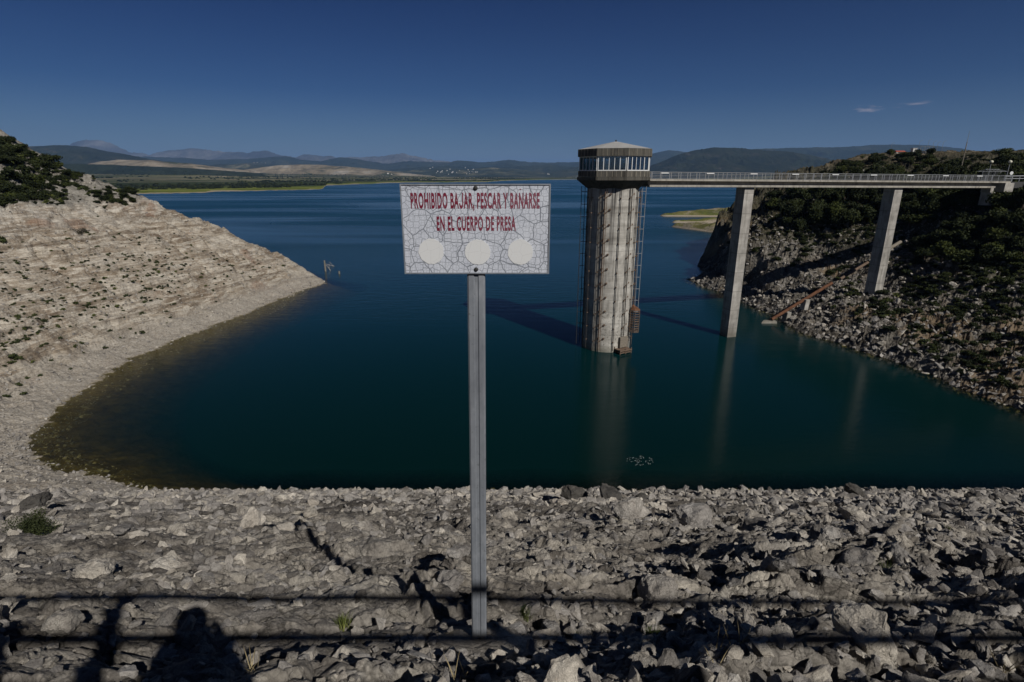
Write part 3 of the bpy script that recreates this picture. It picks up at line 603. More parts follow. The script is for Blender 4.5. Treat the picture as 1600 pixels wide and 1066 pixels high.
HD = []
for i in (1, 3, 6, 8):
    me = HI[i].copy(); me.materials.clear(); me.materials.append(M['dboulder']); HD.append(me)
protos = bpy.data.collections.new('rubble_rocks')        # not linked to the scene: only instanced by the rubble
for i, me in enumerate(LO): protos.objects.link(bpy.data.objects.new('rubble_rock', me))
cprot = bpy.data.collections.new('crag_rocks')
for me in LO:
    m2 = me.copy(); m2.materials.clear(); m2.materials.append(M['crag_rubble']); cprot.objects.link(bpy.data.objects.new('crag_rock', m2))
def gn_scatter(name, pts, rot, scl, coll, label_kind='stuff'):
    me = bpy.data.meshes.new(name); me.vertices.add(len(pts)); me.vertices.foreach_set('co', pts.astype(np.float32).ravel())
    a = me.attributes.new('rot', 'FLOAT_VECTOR', 'POINT'); a.data.foreach_set('vector', rot.astype(np.float32).ravel())
    a = me.attributes.new('scl', 'FLOAT_VECTOR', 'POINT'); a.data.foreach_set('vector', scl.astype(np.float32).ravel())
    me.update(); o = mkobj(name, me)
    ng = bpy.data.node_groups.new(name, 'GeometryNodeTree')
    ng.interface.new_socket('Geometry', in_out='INPUT', socket_type='NodeSocketGeometry'); ng.interface.new_socket('Geometry', in_out='OUTPUT', socket_type='NodeSocketGeometry')
    gi = ng.nodes.new('NodeGroupInput'); go = ng.nodes.new('NodeGroupOutput'); ip = ng.nodes.new('GeometryNodeInstanceOnPoints'); ci = ng.nodes.new('GeometryNodeCollectionInfo')
    ci.inputs['Collection'].default_value = coll; ci.inputs['Separate Children'].default_value = True; ci.inputs['Reset Children'].default_value = True
    ip.inputs['Pick Instance'].default_value = True
    ra = ng.nodes.new('GeometryNodeInputNamedAttribute'); ra.data_type = 'FLOAT_VECTOR'; ra.inputs['Name'].default_value = 'rot'
    sa_ = ng.nodes.new('GeometryNodeInputNamedAttribute'); sa_.data_type = 'FLOAT_VECTOR'; sa_.inputs['Name'].default_value = 'scl'
    e2r = ng.nodes.new('FunctionNodeEulerToRotation')
    ng.links.new(gi.outputs[0], ip.inputs['Points']); ng.links.new(ci.outputs[0], ip.inputs['Instance'])
    ng.links.new(ra.outputs[0], e2r.inputs[0]); ng.links.new(e2r.outputs[0], ip.inputs['Rotation']); ng.links.new(sa_.outputs[0], ip.inputs['Scale'])
    ng.links.new(ip.outputs[0], go.inputs[0]); md = o.modifiers.new('scatter', 'NODES'); md.node_group = ng; return o
def scatter_rubble(name, n, sampler, smin_, smax_, power, zf, sink=.25):
    x, y = sampler(n); z = zf(x, y); s = smin_*(smax_/smin_)**(rng.random(len(x))**power)
    s = s*np.clip(np.hypot(x, y)/20, .35, 1.6) if name == 'riprap_rubble' else s
    m = z > -.6; x, y, z, s = x[m], y[m], z[m], s[m]
    rot = np.stack([rng.normal(0, .5, len(x)), rng.normal(0, .5, len(x)), rng.random(len(x))*6.28], -1)
    scl = np.stack([s*rng.uniform(.7, 1.3, len(x)), s*rng.uniform(.7, 1.2, len(x)), s*rng.uniform(.45, .95, len(x))], -1)
    o = gn_scatter(name, np.stack([x, y, z+s*(.35-sink)], -1), rot, scl, cprot if name == 'crag_rubble' else protos); tag(o, kind='stuff'); return o
def s_fan(a0, a1, y0, y1, p=1.0):
    def f(n):
        y = (y0**p+(y1**p-y0**p)*rng.random(n))**(1/p); return rng.uniform(a0, a1, n)*y, y
    return f
# clumped riprap rubble
def s_dam(n):
    x, y = s_fan(-1.3, 1.25, 2.0, 41, .75)(int(n*2.2)); k = fbm(x*.35, y*.5, 3, 600)+.35*fbm(x*1.7, y*2.1, 2, 604)
    m = (k+.5*x/(y+4) > .05) | (y > 30) | (rng.random(len(x)) < .15); return x[m][:n], y[m][:n]
o = scatter_rubble('riprap_rubble', 36000, s_dam, .04, .46, 1.45, h_dam, .34); o['label'] = 'loose grey limestone rubble filling the gaps between boulders on the dam face'; o['category'] = 'rubble'
o = scatter_rubble('shore_gravel', 9000, s_fan(-1.25, 1.2, 33, 41.5), .06, .30, 1.5, h_dam); o['label'] = 'pale gravel and stones along the waterline at the foot of the dam'; o['category'] = 'gravel'
def s_left(n):
    y = rng.uniform(38, 150, n); d = rng.random(n)**1.7*62-2; x = -48.5-d
    c_ = rng.random(n) < .16; y[c_] = rng.uniform(36, 50, c_.sum()); x[c_] = rng.uniform(-58, -28, c_.sum()); return x, y
o = scatter_rubble('bank_stones', 26000, s_left, .06, .42, 2.0, h_left_j, .3); o['label'] = 'pale loose stones scattered over the bare left bank'; o['category'] = 'stones'
def s_right(n):
    y = rng.uniform(50, 150, n); d = rng.random(n)**1.3*42-1.5; return xs_right(y)+d, y
o = scatter_rubble('crag_rubble', 24000, s_right, .10, .95, 2.3, h_right, .38); o['label'] = 'grey broken rock tumbled down the right bank under the bridge'; o['category'] = 'rubble'

# individual boulders on the dam face
def boulder(x, y, s, label, group, me=None, rz=None, flat=1.0, tilt=.35, sink=.30):
    z = float(ground_z(x, y)[0]); o = bpy.data.objects.new('boulder', me or random.choice(HI)); C.objects.link(o)
    o.scale = (s*random.uniform(.85, 1.2), s*random.uniform(.8, 1.1), s*random.uniform(.8, 1.1)*flat)
    o.rotation_euler = (random.gauss(0, tilt)-.3, random.gauss(0, tilt), random.uniform(0, 6.28) if rz is None else rz)
    o.location = (x, y, z+s*(.45*flat-sink)); tag(o, label, 'boulder', group); return o
SP = [ # px, py, half size in m, label
 (1195,1020,.17,'pale wedge shaped rock standing upright beside the grass tuft at lower right'),
 (738,1045,.13,'pale slab of rock leaning just below the sign post foot'),
 (275,893,.33,'broad grey boulder pair left of centre on the dam face'),
 (150,905,.34,'tan grey sloping boulder near the left end of the dam face'),
 (345,890,.24,'round grey boulder right of the broad grey boulder pair'),
 (700,925,.30,'big boulder leaning over a dark hollow left of the sign post'),
 (650,930,.16,'small pointed rock inside the dark hollow left of the post'),
 (725,905,.26,'rounded pale boulder touching the left side of the sign post'),
 (845,865,.26,'split tan boulder with an orange broken face right of the post'),
 (570,820,.36,'pale triangular rock standing clear on the left middle slope'),
 (900,777,1.0,'dark weathered boulder near the waterline right of the post'),
 (948,779,1.1,'biggest dark boulder near the waterline right of the post'),
 (1000,777,.7,'rounded dark boulder beside the biggest dark boulder'),
 (1335,773,.95,'flat black boulder near the waterline on the right'),
 (1525,777,.8,'dark leaning boulder near the waterline at far right'),
 (1570,783,.8,'grey squared boulder near the waterline at far right'),
 (62,792,.85,'pointed dark slab standing near the gravel at far left'),
 (1025,915,.38,'large angular boulder with a dark overhang right of the post'),
 (1100,890,.36,'grey blocky boulder on the right middle slope'),
 (1210,900,.36,'tan boulder with a flat sunlit face on the right slope'),
 (1310,925,.34,'square faced tan boulder crossed by the rail shadow'),
 (1340,950,.36,'long pale boulder below the rail shadow on the right'),
 (1300,855,.34,'pale triangular boulder on the right middle slope'),
 (1405,870,.30,'upright rock with a grass tuft before it on the right'),
 (960,930,.16,'white wedge rock just right of the sign post'),
 (1020,945,.17,'pale upright rock in the sun right of the post'),
 (1350,1020,.45,'long cracked ridge of rock at the lower right edge'),
 (860,950,.20,'low rounded pale rock right of the post foot'),
 (110,1000,.22,'grey rock among stones in the lower left shadows'),
 (400,960,.22,'flat topped rock under the upper rail shadow'),
]
bx, by, bz, ok = march([s[0] for s in SP], [s[1]+6 for s in SP])
for i, s in enumerate(SP):
    boulder(bx[i], by[i], s[2], s[3], 'boulders of the dam face', (HD[i % 4] if ('dark w' in s[3] or 'dark b' in s[3] or 'black' in s[3] or 'dark l' in s[3] or 'dark s' in s[3]) else HI[i % len(HI)]), sink=.02 if s[1] < 800 else .28)
n = 0
cpx = [random.uniform(-20, 1620) for k in range(900)]; cpy = [766+(1070-766)*random.random()**1.15 for k in range(900)]; cq = march(cpx, cpy, n=300)
for k in range(900):
    if n >= 268: break
    px = cpx[k]; x, y = float(cq[0][k]), float(cq[1][k])
    if not cq[3][k]: continue
    if x > 0 and fbm(np.array([x*.2]), np.array([y*.3]), 2, 610)[0] < -.25: continue
    if abs(x+.25) < .5 and y < 5: continue
    s = random.choice((.022, .028, .034, .045))*y*(1.15 if px > 800 else .9)*random.uniform(.8, 1.3); s = min(max(s, .09), .75)
    if y < 8: lab = 'grey limestone boulder among the rocks nearest the viewer'; gr = 'boulders on the near slope'
    elif y < 20: lab = 'weathered limestone boulder halfway down the dam face'; gr = 'boulders on the middle slope'
    else: lab = 'limestone boulder low on the dam face near the water'; gr = 'boulders near the waterline'
    boulder(x, y, s, lab, gr, flat=random.uniform(.55, 1.0), sink=.30); n += 1

# ------------------------------------------------------------------ vegetation
def leaf_crown(name, seed, n, rx, rz, leaf, lobes, mat, flat=False):
    r_ = np.random.default_rng(seed); cs = []
    for i in range(lobes):
        a = r_.uniform(0, 6.28); q = r_.uniform(0, .62); cs.append((rx*q*math.cos(a), rx*q*math.sin(a), rz*r_.uniform(.35, 1.35), rx*r_.uniform(.3, .55), rz*r_.uniform(.3, .55)))
    k = r_.integers(0, lobes, n); cs = np.array(cs)[k]
    d = r_.normal(size=(n, 3)); d /= np.linalg.norm(d, axis=1)[:, None]; rad = r_.random(n)**.35*r_.uniform(.8, 1.15, n)
    P = np.stack([cs[:,0]+d[:,0]*cs[:,3]*rad, cs[:,1]+d[:,1]*cs[:,3]*rad, cs[:,2]+d[:,2]*cs[:,4]*rad], -1)
    P[:,2] = np.maximum(P[:,2], .02)
    nn = d+.9*r_.normal(size=(n, 3)); nn /= np.linalg.norm(nn, axis=1)[:, None]
    up = r_.normal(size=(n, 3)); a = np.cross(nn, up); a /= np.linalg.norm(a, axis=1)[:, None]; b = np.cross(nn, a)
    s = (leaf*r_.uniform(.5, 1.4, n))[:, None]
    V = np.stack([P-a*s*.5, P-b*s*.3+nn*s*.1, P+a*s*.6, P+b*s*.32], 1).reshape(-1, 3)
    me = bpy.data.meshes.new(name); me.vertices.add(len(V)); me.vertices.foreach_set('co', V.astype(np.float32).ravel())
    me.loops.add(n*4); me.loops.foreach_set('vertex_index', np.arange(n*4, dtype=np.int32)); me.polygons.add(n)
    me.polygons.foreach_set('loop_start', np.arange(0, n*4, 4, dtype=np.int32)); me.update(calc_edges=True); me.materials.append(mat); return me
SHR = [leaf_crown('shrub', 700+i, 1100, 1.0, .62, .17, 9, M['leaf']) for i in range(5)]
TUF = [leaf_crown('small_shrub', 720+i, 260, 1.0, .5, .26, 6, M['tuft']) for i in range(4)]
DRY = leaf_crown('dry_shrub', 740, 900, 1.0, .6, .10, 9, M['drybush'])
CRO = [leaf_crown('crown', 750+i, 2600, 1.0, .55, .13, 14, M['leafy']) for i in range(4)]
def mk_tree(i):
    root = empty('pine_tree', (0,0,0))
    t_ = MB(); t_.bar((0,0,-.3), (.05,0,.75), .09, 8, .05)
    for k in range(5):
        a = k*1.3+i; t_.bar((.03,0,.35+.07*k), (.45*math.cos(a), .45*math.sin(a), .8+.08*k), .035, 6, .012)
    t_.build('trunk', M['bark'], root)
    c = mkobj('crown', CRO[i], None, root); c.location = (0,0,.35); return root
TREES = [mk_tree(i) for i in range(4)]
tused = [False]*4
def tree(x, y, z, s, h, label, group):
    i = random.randrange(4); o = TREES[i] if not tused[i] else copy_tree(TREES[i]); tused[i] = True
    o.location = (x, y, z-.1); o.scale = (s, s, h); o.rotation_euler = (0,0,random.uniform(0,6.28)); tag(o, label, 'tree', group); return o
def shrub(x, y, z, s, h, label, group, me=None, name='shrub'):
    o = bpy.data.objects.new(name, me or random.choice(SHR)); C.objects.link(o); o.location = (x, y, z-.08*s); o.scale = (s*random.uniform(.85,1.2), s*random.uniform(.85,1.2), h)
    o.rotation_euler = (0,0,random.uniform(0,6.28)); tag(o, label, 'shrub', group); return o
def inpoly(x, y, poly):
    c = False; j = len(poly)-1
    for i in range(len(poly)):
        xi, yi = poly[i]; xj, yj = poly[j]
        if (yi > y) != (yj > y) and x < (xj-xi)*(y-yi)/(yj-yi)+xi: c = not c
        j = i
    return c
def sample(poly, n):
    xs = [p[0] for p in poly]; ys = [p[1] for p in poly]; out = []
    while len(out) < n:
        x = random.uniform(min(xs), max(xs)); y = random.uniform(min(ys), max(ys))
        if inpoly(x, y, poly): out.append((x, y))
    return out
def plant(poly, n, fn):
    p = sample(poly, n); x, y, z, ok = march([q[0] for q in p], [q[1] for q in p], 30, 420, 700)
    for i in range(n):
        if ok[i] and z[i] > .6: fn(x[i], y[i], z[i])
# left hill: dense evergreen scrub on top and down the shoulder
gl_ = 'evergreen shrubs on the left hill'
def f(x, y, z):
    s = random.uniform(1.1, 2.3); shrub(x, y, z, s, s*random.uniform(.7, 1.1), 'dark evergreen shrub on the upper slope of the left hill', gl_)
plant([(-30,215),(10,212),(50,238),(95,262),(75,280),(20,262),(-30,255)], 62, f)
plant([(-20,258),(40,262),(75,290),(92,315),(60,322),(0,318),(-20,312)], 50, f)
def f(x, y, z):
    s = random.uniform(.8, 1.7); shrub(x, y, z, s, s*.85, 'dark evergreen shrub on the shoulder of the left hill above the bare slope', 'shoulder shrubs on the left hill')
plant([(85,268),(125,280),(130,300),(112,296),(95,285)], 14, f)
plant([(143,300),(170,296),(188,316),(180,325),(150,315)], 12, f)
plant([(185,300),(205,300),(222,318),(210,324),(190,318)], 9, f)
x, y, z, ok = march([125], [362]); shrub(x[0], y[0], z[0], 1.6, 1.4, 'bare brown dry shrub under the grey crag on the left bank', None, DRY, 'dry_shrub')
gt = 'small green shrubs dotted over the left bank'
def f(x, y, z):
    s = random.uniform(.25, .62); shrub(x, y, z, s, s*.8, 'small green shrub rooted in the bare terraces of the left bank', gt, random.choice(TUF), 'small_shrub')
plant([(0,380),(100,360),(260,370),(300,400),(280,440),(180,460),(60,520),(0,560)], 130, f)
plant([(100,340),(400,400),(450,420),(300,450),(150,420)], 50, f)
plant([(0,520),(120,440),(250,440),(200,520),(80,600),(0,640)], 50, f)
plant([(150,430),(430,410),(330,480),(200,520)], 26, f)
for px, py, s in ((224,517,.62), (26,560,.8), (10,388,1.0)):
    x, y, z, ok = march([px], [py]); lab = {224: 'lone dark green shrub on the lower gravel terrace of the left bank', 26: 'green shrub low at the left edge of the bank', 10: 'larger green shrub at the left edge below the crag'}[px]
    shrub(x[0], y[0], z[0], s, s*1.3, lab, None, TUF[0], 'small_shrub')
# right bank: dense trees above, scrub between the rocks
ga = 'pines and bushes behind the bridge'
def f(x, y, z):
    s = random.uniform(1.5, 2.8); tree(x, y, z, s, s*random.uniform(1.0, 1.5), 'dark green tree on the wooded slope behind the bridge', ga)
plant([(1190,318),(1240,300),(1290,296),(1560,292),(1570,310),(1500,335),(1420,350),(1300,362),(1200,352)], 125, f)
def f(x, y, z):
    s = random.uniform(1.2, 2.2); tree(x, y, z, s, s*random.uniform(.9, 1.3), 'dark round tree above the bridge deck below the rocky hilltop', 'trees above the bridge deck')
plant([(1240,285),(1300,268),(1340,256),(1400,262),(1410,285),(1300,292)], 34, f)
plant([(1300,262),(1370,244),(1440,246),(1500,256),(1500,272),(1300,275)], 40, f)
plant([(1470,270),(1500,262),(1540,266),(1545,285),(1450,288)], 22, f)
def f(x, y, z):
    s = random.uniform(1.5, 2.6); tree(x, y, z, s, s*random.uniform(.9, 1.3), 'olive green tree on the slope right of the second bridge pier', 'trees right of the second pier')
plant([(1400,320),(1600,300),(1640,330),(1640,400),(1560,420),(1440,410)], 70, f)
plant([(1540,235),(1640,215),(1640,320),(1560,300)], 30, f)
def f(x, y, z):
    s = random.uniform(.5, 1.5); shrub(x, y, z, s, s*.7, 'dark low shrub between the rocks of the right bank', 'low shrubs on the right bank', random.choice(SHR))
plant([(1110,380),(1200,340),(1400,350),(1370,420),(1300,440),(1180,400)], 60, f)
plant([(1380,420),(1600,400),(1600,470),(1500,470),(1400,450)], 45, f)
plant([(1400,460),(1600,470),(1600,600),(1500,560),(1380,500)], 24, f)
plant([(1250,430),(1400,450),(1500,540),(1450,560),(1300,500)], 12, f)
sc_coll = bpy.data.collections.new('scrub_plants')
for me in SHR[:3]+TUF[:2]: sc_coll.objects.link(bpy.data.objects.new('scrub_plant', me))
def undergrowth(name, polys, smin_, smax_, lab):
    pp = []
    for poly, n in polys: pp += sample(poly, n)
    x, y, z, ok = march([q[0] for q in pp], [q[1] for q in pp], 30, 420, 600); m = ok & (z > .8); x, y, z = x[m], y[m], z[m]
    s = rng.uniform(smin_, smax_, len(x)); o = gn_scatter(name, np.stack([x, y, z-.05], -1), np.stack([x*0, x*0, rng.random(len(x))*6], -1), np.stack([s, s, s*.75], -1), sc_coll); tag(o, lab, 'undergrowth', None, 'stuff')
undergrowth('undergrowth', [([(1200,320),(1300,300),(1600,300),(1600,440),(1400,400),(1300,390),(1180,370)], 700), ([(1380,400),(1600,400),(1600,500),(1420,470)], 260), ([(1250,420),(1400,440),(1600,500),(1600,620),(1300,510)], 240)], .3, .95, 'low scrub and weeds between the rocks and trees of the right bank')
undergrowth('hill_scrub', [([(1260,285),(1300,258),(1370,240),(1500,245),(1600,235),(1600,285)], 420)], .4, 1.4, 'dark scrub on the rocky hilltop behind the bridge')
undergrowth('terrace_weeds', [([(0,400),(300,390),(280,450),(120,500),(0,540)], 170), ([(150,330),(440,410),(440,430),(200,470)], 110), ([(-20,225),(60,250),(200,300),(215,322),(100,318),(0,318)], 60)], .15, .45, 'tiny weeds scattered over the left bank terraces')
undergrowth('hilltop_scrub', [([(-30,210),(10,212),(50,240),(110,275),(100,322),(0,322),(-30,318)], 300), ([(110,275),(215,312),(220,324),(150,318),(110,290)], 60)], .4, 1.3, 'dark evergreen scrub between the bushes on top of the left hill')
# lone bush and grasses on the dam face
def blades(name, seed, n, h, spread, mat, lean=.5):
    r_ = random.Random(seed); m = MB()
    for i in range(n):
        a = r_.uniform(0, 6.28); q = spread*r_.random()**.7; b = Vector((q*math.cos(a), q*math.sin(a), -.02)); hh = h*r_.uniform(.5, 1.1)
        d = Vector((lean*hh*r_.uniform(-.8,.8), lean*hh*r_.uniform(-.8,.8), hh)); wv = Vector((-math.sin(a), math.cos(a), 0))*h*.016; mid = b+d*.55+Vector((0,0,.06*hh))
        vs = [m.bm.verts.new(v) for v in (b-wv, b+wv, mid+wv*.7, b+d, mid-wv*.7)]; m.bm.faces.new(vs)
    bm = m.bm; me = bpy.data.meshes.new(name); bm.to_mesh(me); bm.free(); me.materials.append(mat); return me
x, y, z, ok = march([54], [838]); z = h_dam(x, y)
BB = leaf_crown('wild_bush', 790, 6000, .8, .55, .045, 26, M['tuft']); shrub(x[0], y[0], z[0]+.08, .62, .62, 'round green bush growing alone on the left of the rocky dam face', None, BB, 'wild_bush')
GT = [blades('grass_tuft', 800+i, 90, .17, .07, M['grass']) for i in range(3)]
for px, py, s, lab in ((1232,985,1.5,'tall green grass tuft behind the wedge shaped rock at lower right'), (535,965,.9,'small grey green weed tuft below the rail shadow, left of the post'), (822,948,.9,'grass tuft beside the low pale rock right of the post'),
    (1020,980,1.0,'thin grass tuft between stones right of the post'), (905,965,.7,'small weed sprouting right of the post foot'), (1385,895,1.0,'grass tuft before the upright rock on the right'), (1478,840,1.0,'dry grass tuft at the right middle slope'), (1190,985,.8,'short grass tuft left of the tall grass tuft'), (960,818,1.0,'green weed on the upper middle slope right of the post')):
    x, y, z, ok = march([px], [py]); z = h_dam(x, y); o = mkobj('grass_tuft', random.choice(GT)); o.location = (x[0], y[0], z[0]+.01); o.scale = (s,)*3; tag(o, lab, 'grass tuft')
m = blades('dry_weed', 830, 7, .26, .06, M['straw'], .7)
for px, py, s, lab in ((718,1058,1.0,'dry straw coloured stems rising at the foot of the sign post'), (1110,1062,.9,'dry bent stems at the bottom edge right of centre'), (1150,1030,.8,'thin dry stalks left of the wedge shaped rock'), (1560,1040,.8,'dry stalks at the lower right corner'), (395,1062,.7,'short dry stalks at the bottom edge on the left')):
    x, y, z, ok = march([px], [py]); z = h_dam(x, y); o = mkobj('dry_weed', m); o.location = (x[0], y[0], z[0]); o.scale = (s,)*3; o.rotation_euler.z = px; tag(o, lab, 'dry stems')

# ------------------------------------------------------------------ the sign
SY = 3.42
sg = empty('warning_sign', (-.256, SY, EYE-3.44)); tag(sg, 'cracked white warning sign with red Spanish text on a tall grey steel post', 'sign')
t = MT('galvanised_post', .5, .4); t.b.inputs['Metallic'].default_value = .25; v = t.coord(True, (1, 1, .35)); n_ = t.noise(v, 9, 8, .7)
c_ = t.ramp(n_, [(.3, (.17, .185, .21)), (.55, (.25, .27, .30)), (.75, (.38, .40, .43))]); c_ = t.mix(t.val(t.noise(t.coord(True), 30, 5), .62, .7, 0, .5), c_, (.10, .10, .10)); M['post'] = t.done(c_, t.bump(n_, .15, .004))
lean = .036
def lx(z): return lean*z/3.4
pm = bmesh.new(); prof_ = [(-.056,.02), (-.056,-.022), (-.046,-.030), (-.016,-.030), (-.010,-.022), (.010,-.022), (.016,-.030), (.046,-.030), (.056,-.022), (.056,.02), (.050,.02), (.050,-.018), (.044,-.024), (.018,-.024), (.012,-.015), (-.012,-.015), (-.018,-.024), (-.044,-.024), (-.050,-.018), (-.050,.02)]
lo = [pm.verts.new((p[0]+lx(-.25), p[1], -.25)) for p in prof_]; hi = [pm.verts.new((p[0]+lx(3.36), p[1], 3.36)) for p in prof_]
for i in range(len(prof_)): pm.faces.new((lo[i], lo[(i+1)%len(prof_)], hi[(i+1)%len(prof_)], hi[i]))
pm.faces.new(hi); bmesh.ops.recalc_face_normals(pm, faces=pm.faces); me = bpy.data.meshes.new('post'); pm.to_mesh(me); pm.free(); mkobj('post', me, M['post'], sg)
# plate
PW, PH = .891, .530; pcx = (-.665+.226)/2+.256; pcz = 3.44-(.051+.581)/2
t = MT('crazed_white_paint', .45, .4); v = t.coord(True)
dn = t.n('ShaderNodeVectorMath', operation='MULTIPLY_ADD'); nz_ = t.n('ShaderNodeTexNoise'); nz_.inputs['Scale'].default_value = 9; t.l(v, nz_.inputs['Vector']); t.l(nz_.outputs['Color'], dn.inputs[0]); dn.inputs[1].default_value = (.05, .0, .05); t.l(v, dn.inputs[2])
def vor2(vec, sc2, rnd):
    sp_ = t.n('ShaderNodeSeparateXYZ'); t.l(vec, sp_.inputs[0]); cb = t.n('ShaderNodeCombineXYZ'); t.l(sp_.outputs['X'], cb.inputs[0]); t.l(sp_.outputs['Z'], cb.inputs[1])
    q = t.n('ShaderNodeTexVoronoi', feature='DISTANCE_TO_EDGE', voronoi_dimensions='2D'); q.inputs['Scale'].default_value = sc2; q.inputs['Randomness'].default_value = rnd; t.l(cb.outputs[0], q.inputs['Vector']); return q.outputs['Distance']
big = t.val(vor2(dn.outputs[0], 8.5, .85), .012, .030, 1, 0); mid = t.val(vor2(v, 27, .62), .03, .065, .8, 0); fin = t.val(vor2(v, 58, .5), .03, .10, .42, 0)
brk = t.val(t.noise(v, 13, 3), .40, .52, .6, 1); brk2 = t.val(t.noise(v, 21, 3), .42, .56, .5, 1); crack = t.math('MAXIMUM', t.math('MAXIMUM', t.math('MULTIPLY', big, .9), t.math('MULTIPLY', mid, brk)), t.math('MULTIPLY', fin, brk2))
pc = t.ramp(t.noise(v, 7, 5), [(.3, (.52, .55, .62)), (.7, (.61, .64, .70))])
M['plate'] = t.done(t.mix(crack, pc, (.13, .145, .17)), t.bump(crack, -.3, .002))
t = MT('warm_white_patch', .6, .3); v = t.coord(True); cr2 = t.val(vor2(v, 16, .8), .004, .012, .55, 0); M['disc'] = t.done(t.mix(cr2, (.66, .67, .67), (.36, .36, .37)))
t = MT('faded_red_paint', .55, .3); v = t.coord(True); fd = t.math('MAXIMUM', t.val(t.noise(v, 34, 5, .7), .55, .7, 0, .45), t.val(vor2(v, 27, .62), .02, .05, .35, 0))
sp_ = t.n('ShaderNodeSeparateXYZ'); t.l(t.tc.outputs['Object'], sp_.inputs[0]); fd = t.math('ADD', fd, t.val(sp_.outputs['X'], -.1, .45, 0, .28))
M['red'] = t.done(t.mix(t.math('MULTIPLY', fd, .7), (.16, .010, .03), (.38, .24, .29)))
yp = -.036
pl = MB(); pl.box((pcx, yp, pcz), (PW, .004, PH)).build('plate', M['plate'], sg)
fr_ = MB()
for sx_ in (-1, 1): fr_.box((pcx+sx_*(PW/2+.002), yp, pcz), (.008, .014, PH+.012))
for sz_ in (-1, 1): fr_.box((pcx, yp, pcz+sz_*(PH/2+.002)), (PW-.004, .0135, .008))
fr_.build('rim', M['post'], sg)
def plate_pt(px, py): p = at_y(px, py, SY+yp); return p.x+.256, p.z-(EYE-3.44)
for px, py in ((674,393), (746.5,394), (813,394)):
    x, z = plate_pt(px, py); m = MB(); pts = [( (.078+.0025*random.uniform(-1,1))*math.cos(a), (.078+.0025*random.uniform(-1,1))*math.sin(a)) for a in np.linspace(0, 2*PI, 46, endpoint=False)]
    vs = [m.bm.verts.new((x+p[0], yp-.0045, z+p[1])) for p in pts]; b = [m.bm.verts.new((x+p[0], yp-.0018, z+p[1])) for p in pts]; m.bm.faces.new(vs)
    for i in range(46): m.bm.faces.new((vs[i], vs[(i+1)%46], b[(i+1)%46], b[i]))
    m.build('disc', M['disc'], sg)
for px, py in ((743,294), (744,421)):
    x, z = plate_pt(px, py); m = MB(); m.sphere((x, yp-.004, z), .0135, (1, .6, 1), 3); m.build('bolt', M['dsteel'], sg, True)
x, z = plate_pt(813, 296); m = MB(); m.sphere((x, yp-.003, z), .0045, (1, .3, .8), 2); m.build('paint_speck', M['red'], sg)
def txt_mesh(body):
    cu = bpy.data.curves.new('lettering', 'FONT'); cu.body = body; cu.size = 1; cu.extrude = .002; cu.resolution_u = 4; cu.offset = .034; cu.space_character = 1.13
    o = bpy.data.objects.new('lettering', cu); C.objects.link(o); bpy.context.view_layer.update()
    me = bpy.data.meshes.new_from_object(o.evaluated_get(bpy.context.evaluated_depsgraph_get())); bpy.data.objects.remove(o)
    co = np.empty(len(me.vertices)*3); me.vertices.foreach_get('co', co); return me, co.reshape(-1, 3)
def text(body, px0, px1, py0, py1):
    jx = None
    if 'J' in body:
        k = body.index('J'); jx = (txt_mesh(body[:k])[1][:,0].max()+.01, txt_mesh(body[:k]+'U')[1][:,0].max()); body = body.replace('J', 'U')
    me, co = txt_mesh(body)
    if jx:
        jm = (co[:,0] > jx[0]) & (co[:,0] < jx[0]+.52*(jx[1]-jx[0])) & (co[:,1] > .22); co[jm,1] = .22
    x0, z1 = plate_pt(px0, py0); x1, z0 = plate_pt(px1, py1); mn = co[:,0].min(); mx_ = co[:,0].max()
    ys = co[:,1]; ztop = ys.max(); zb = 0.0 if body.find(',') >= 0 else ys.min()
    X_ = x0+(co[:,0]-mn)/(mx_-mn)*(x1-x0); Z_ = z0+(ys-zb)/(ztop-zb)*(z1-z0); Y_ = yp-.0024-co[:,2]*.25
    me.vertices.foreach_set('co', np.stack([X_, Y_, Z_], -1).astype(np.float32).ravel()); me.update(); me.materials.clear(); me.materials.append(M['red']); mkobj('lettering', me, None, sg)
text('PROHIBIDO BAJAR, PESCAR Y BANARSE', 641, 843, 301, 325)
text('EN EL CUERPO DE PRESA', 682, 806, 338, 361)

# ------------------------------------------------------------------ intake tower
TX, TY = 14.4, 80.1
tw = empty('intake_tower', (TX, TY, 0)); tag(tw, 'round concrete water intake tower with a glazed lookout head standing in the lake', 'tower')
RS = 3.62
def circ(r, n, off=0): return [(r*math.cos(2*PI*i/n+off), r*math.sin(2*PI*i/n+off)) for i in range(n)]
g = MB(); g.frust(circ(RS, 64), -6, circ(RS, 64), 23.6); g.build('shaft', M['tower'], tw, True)
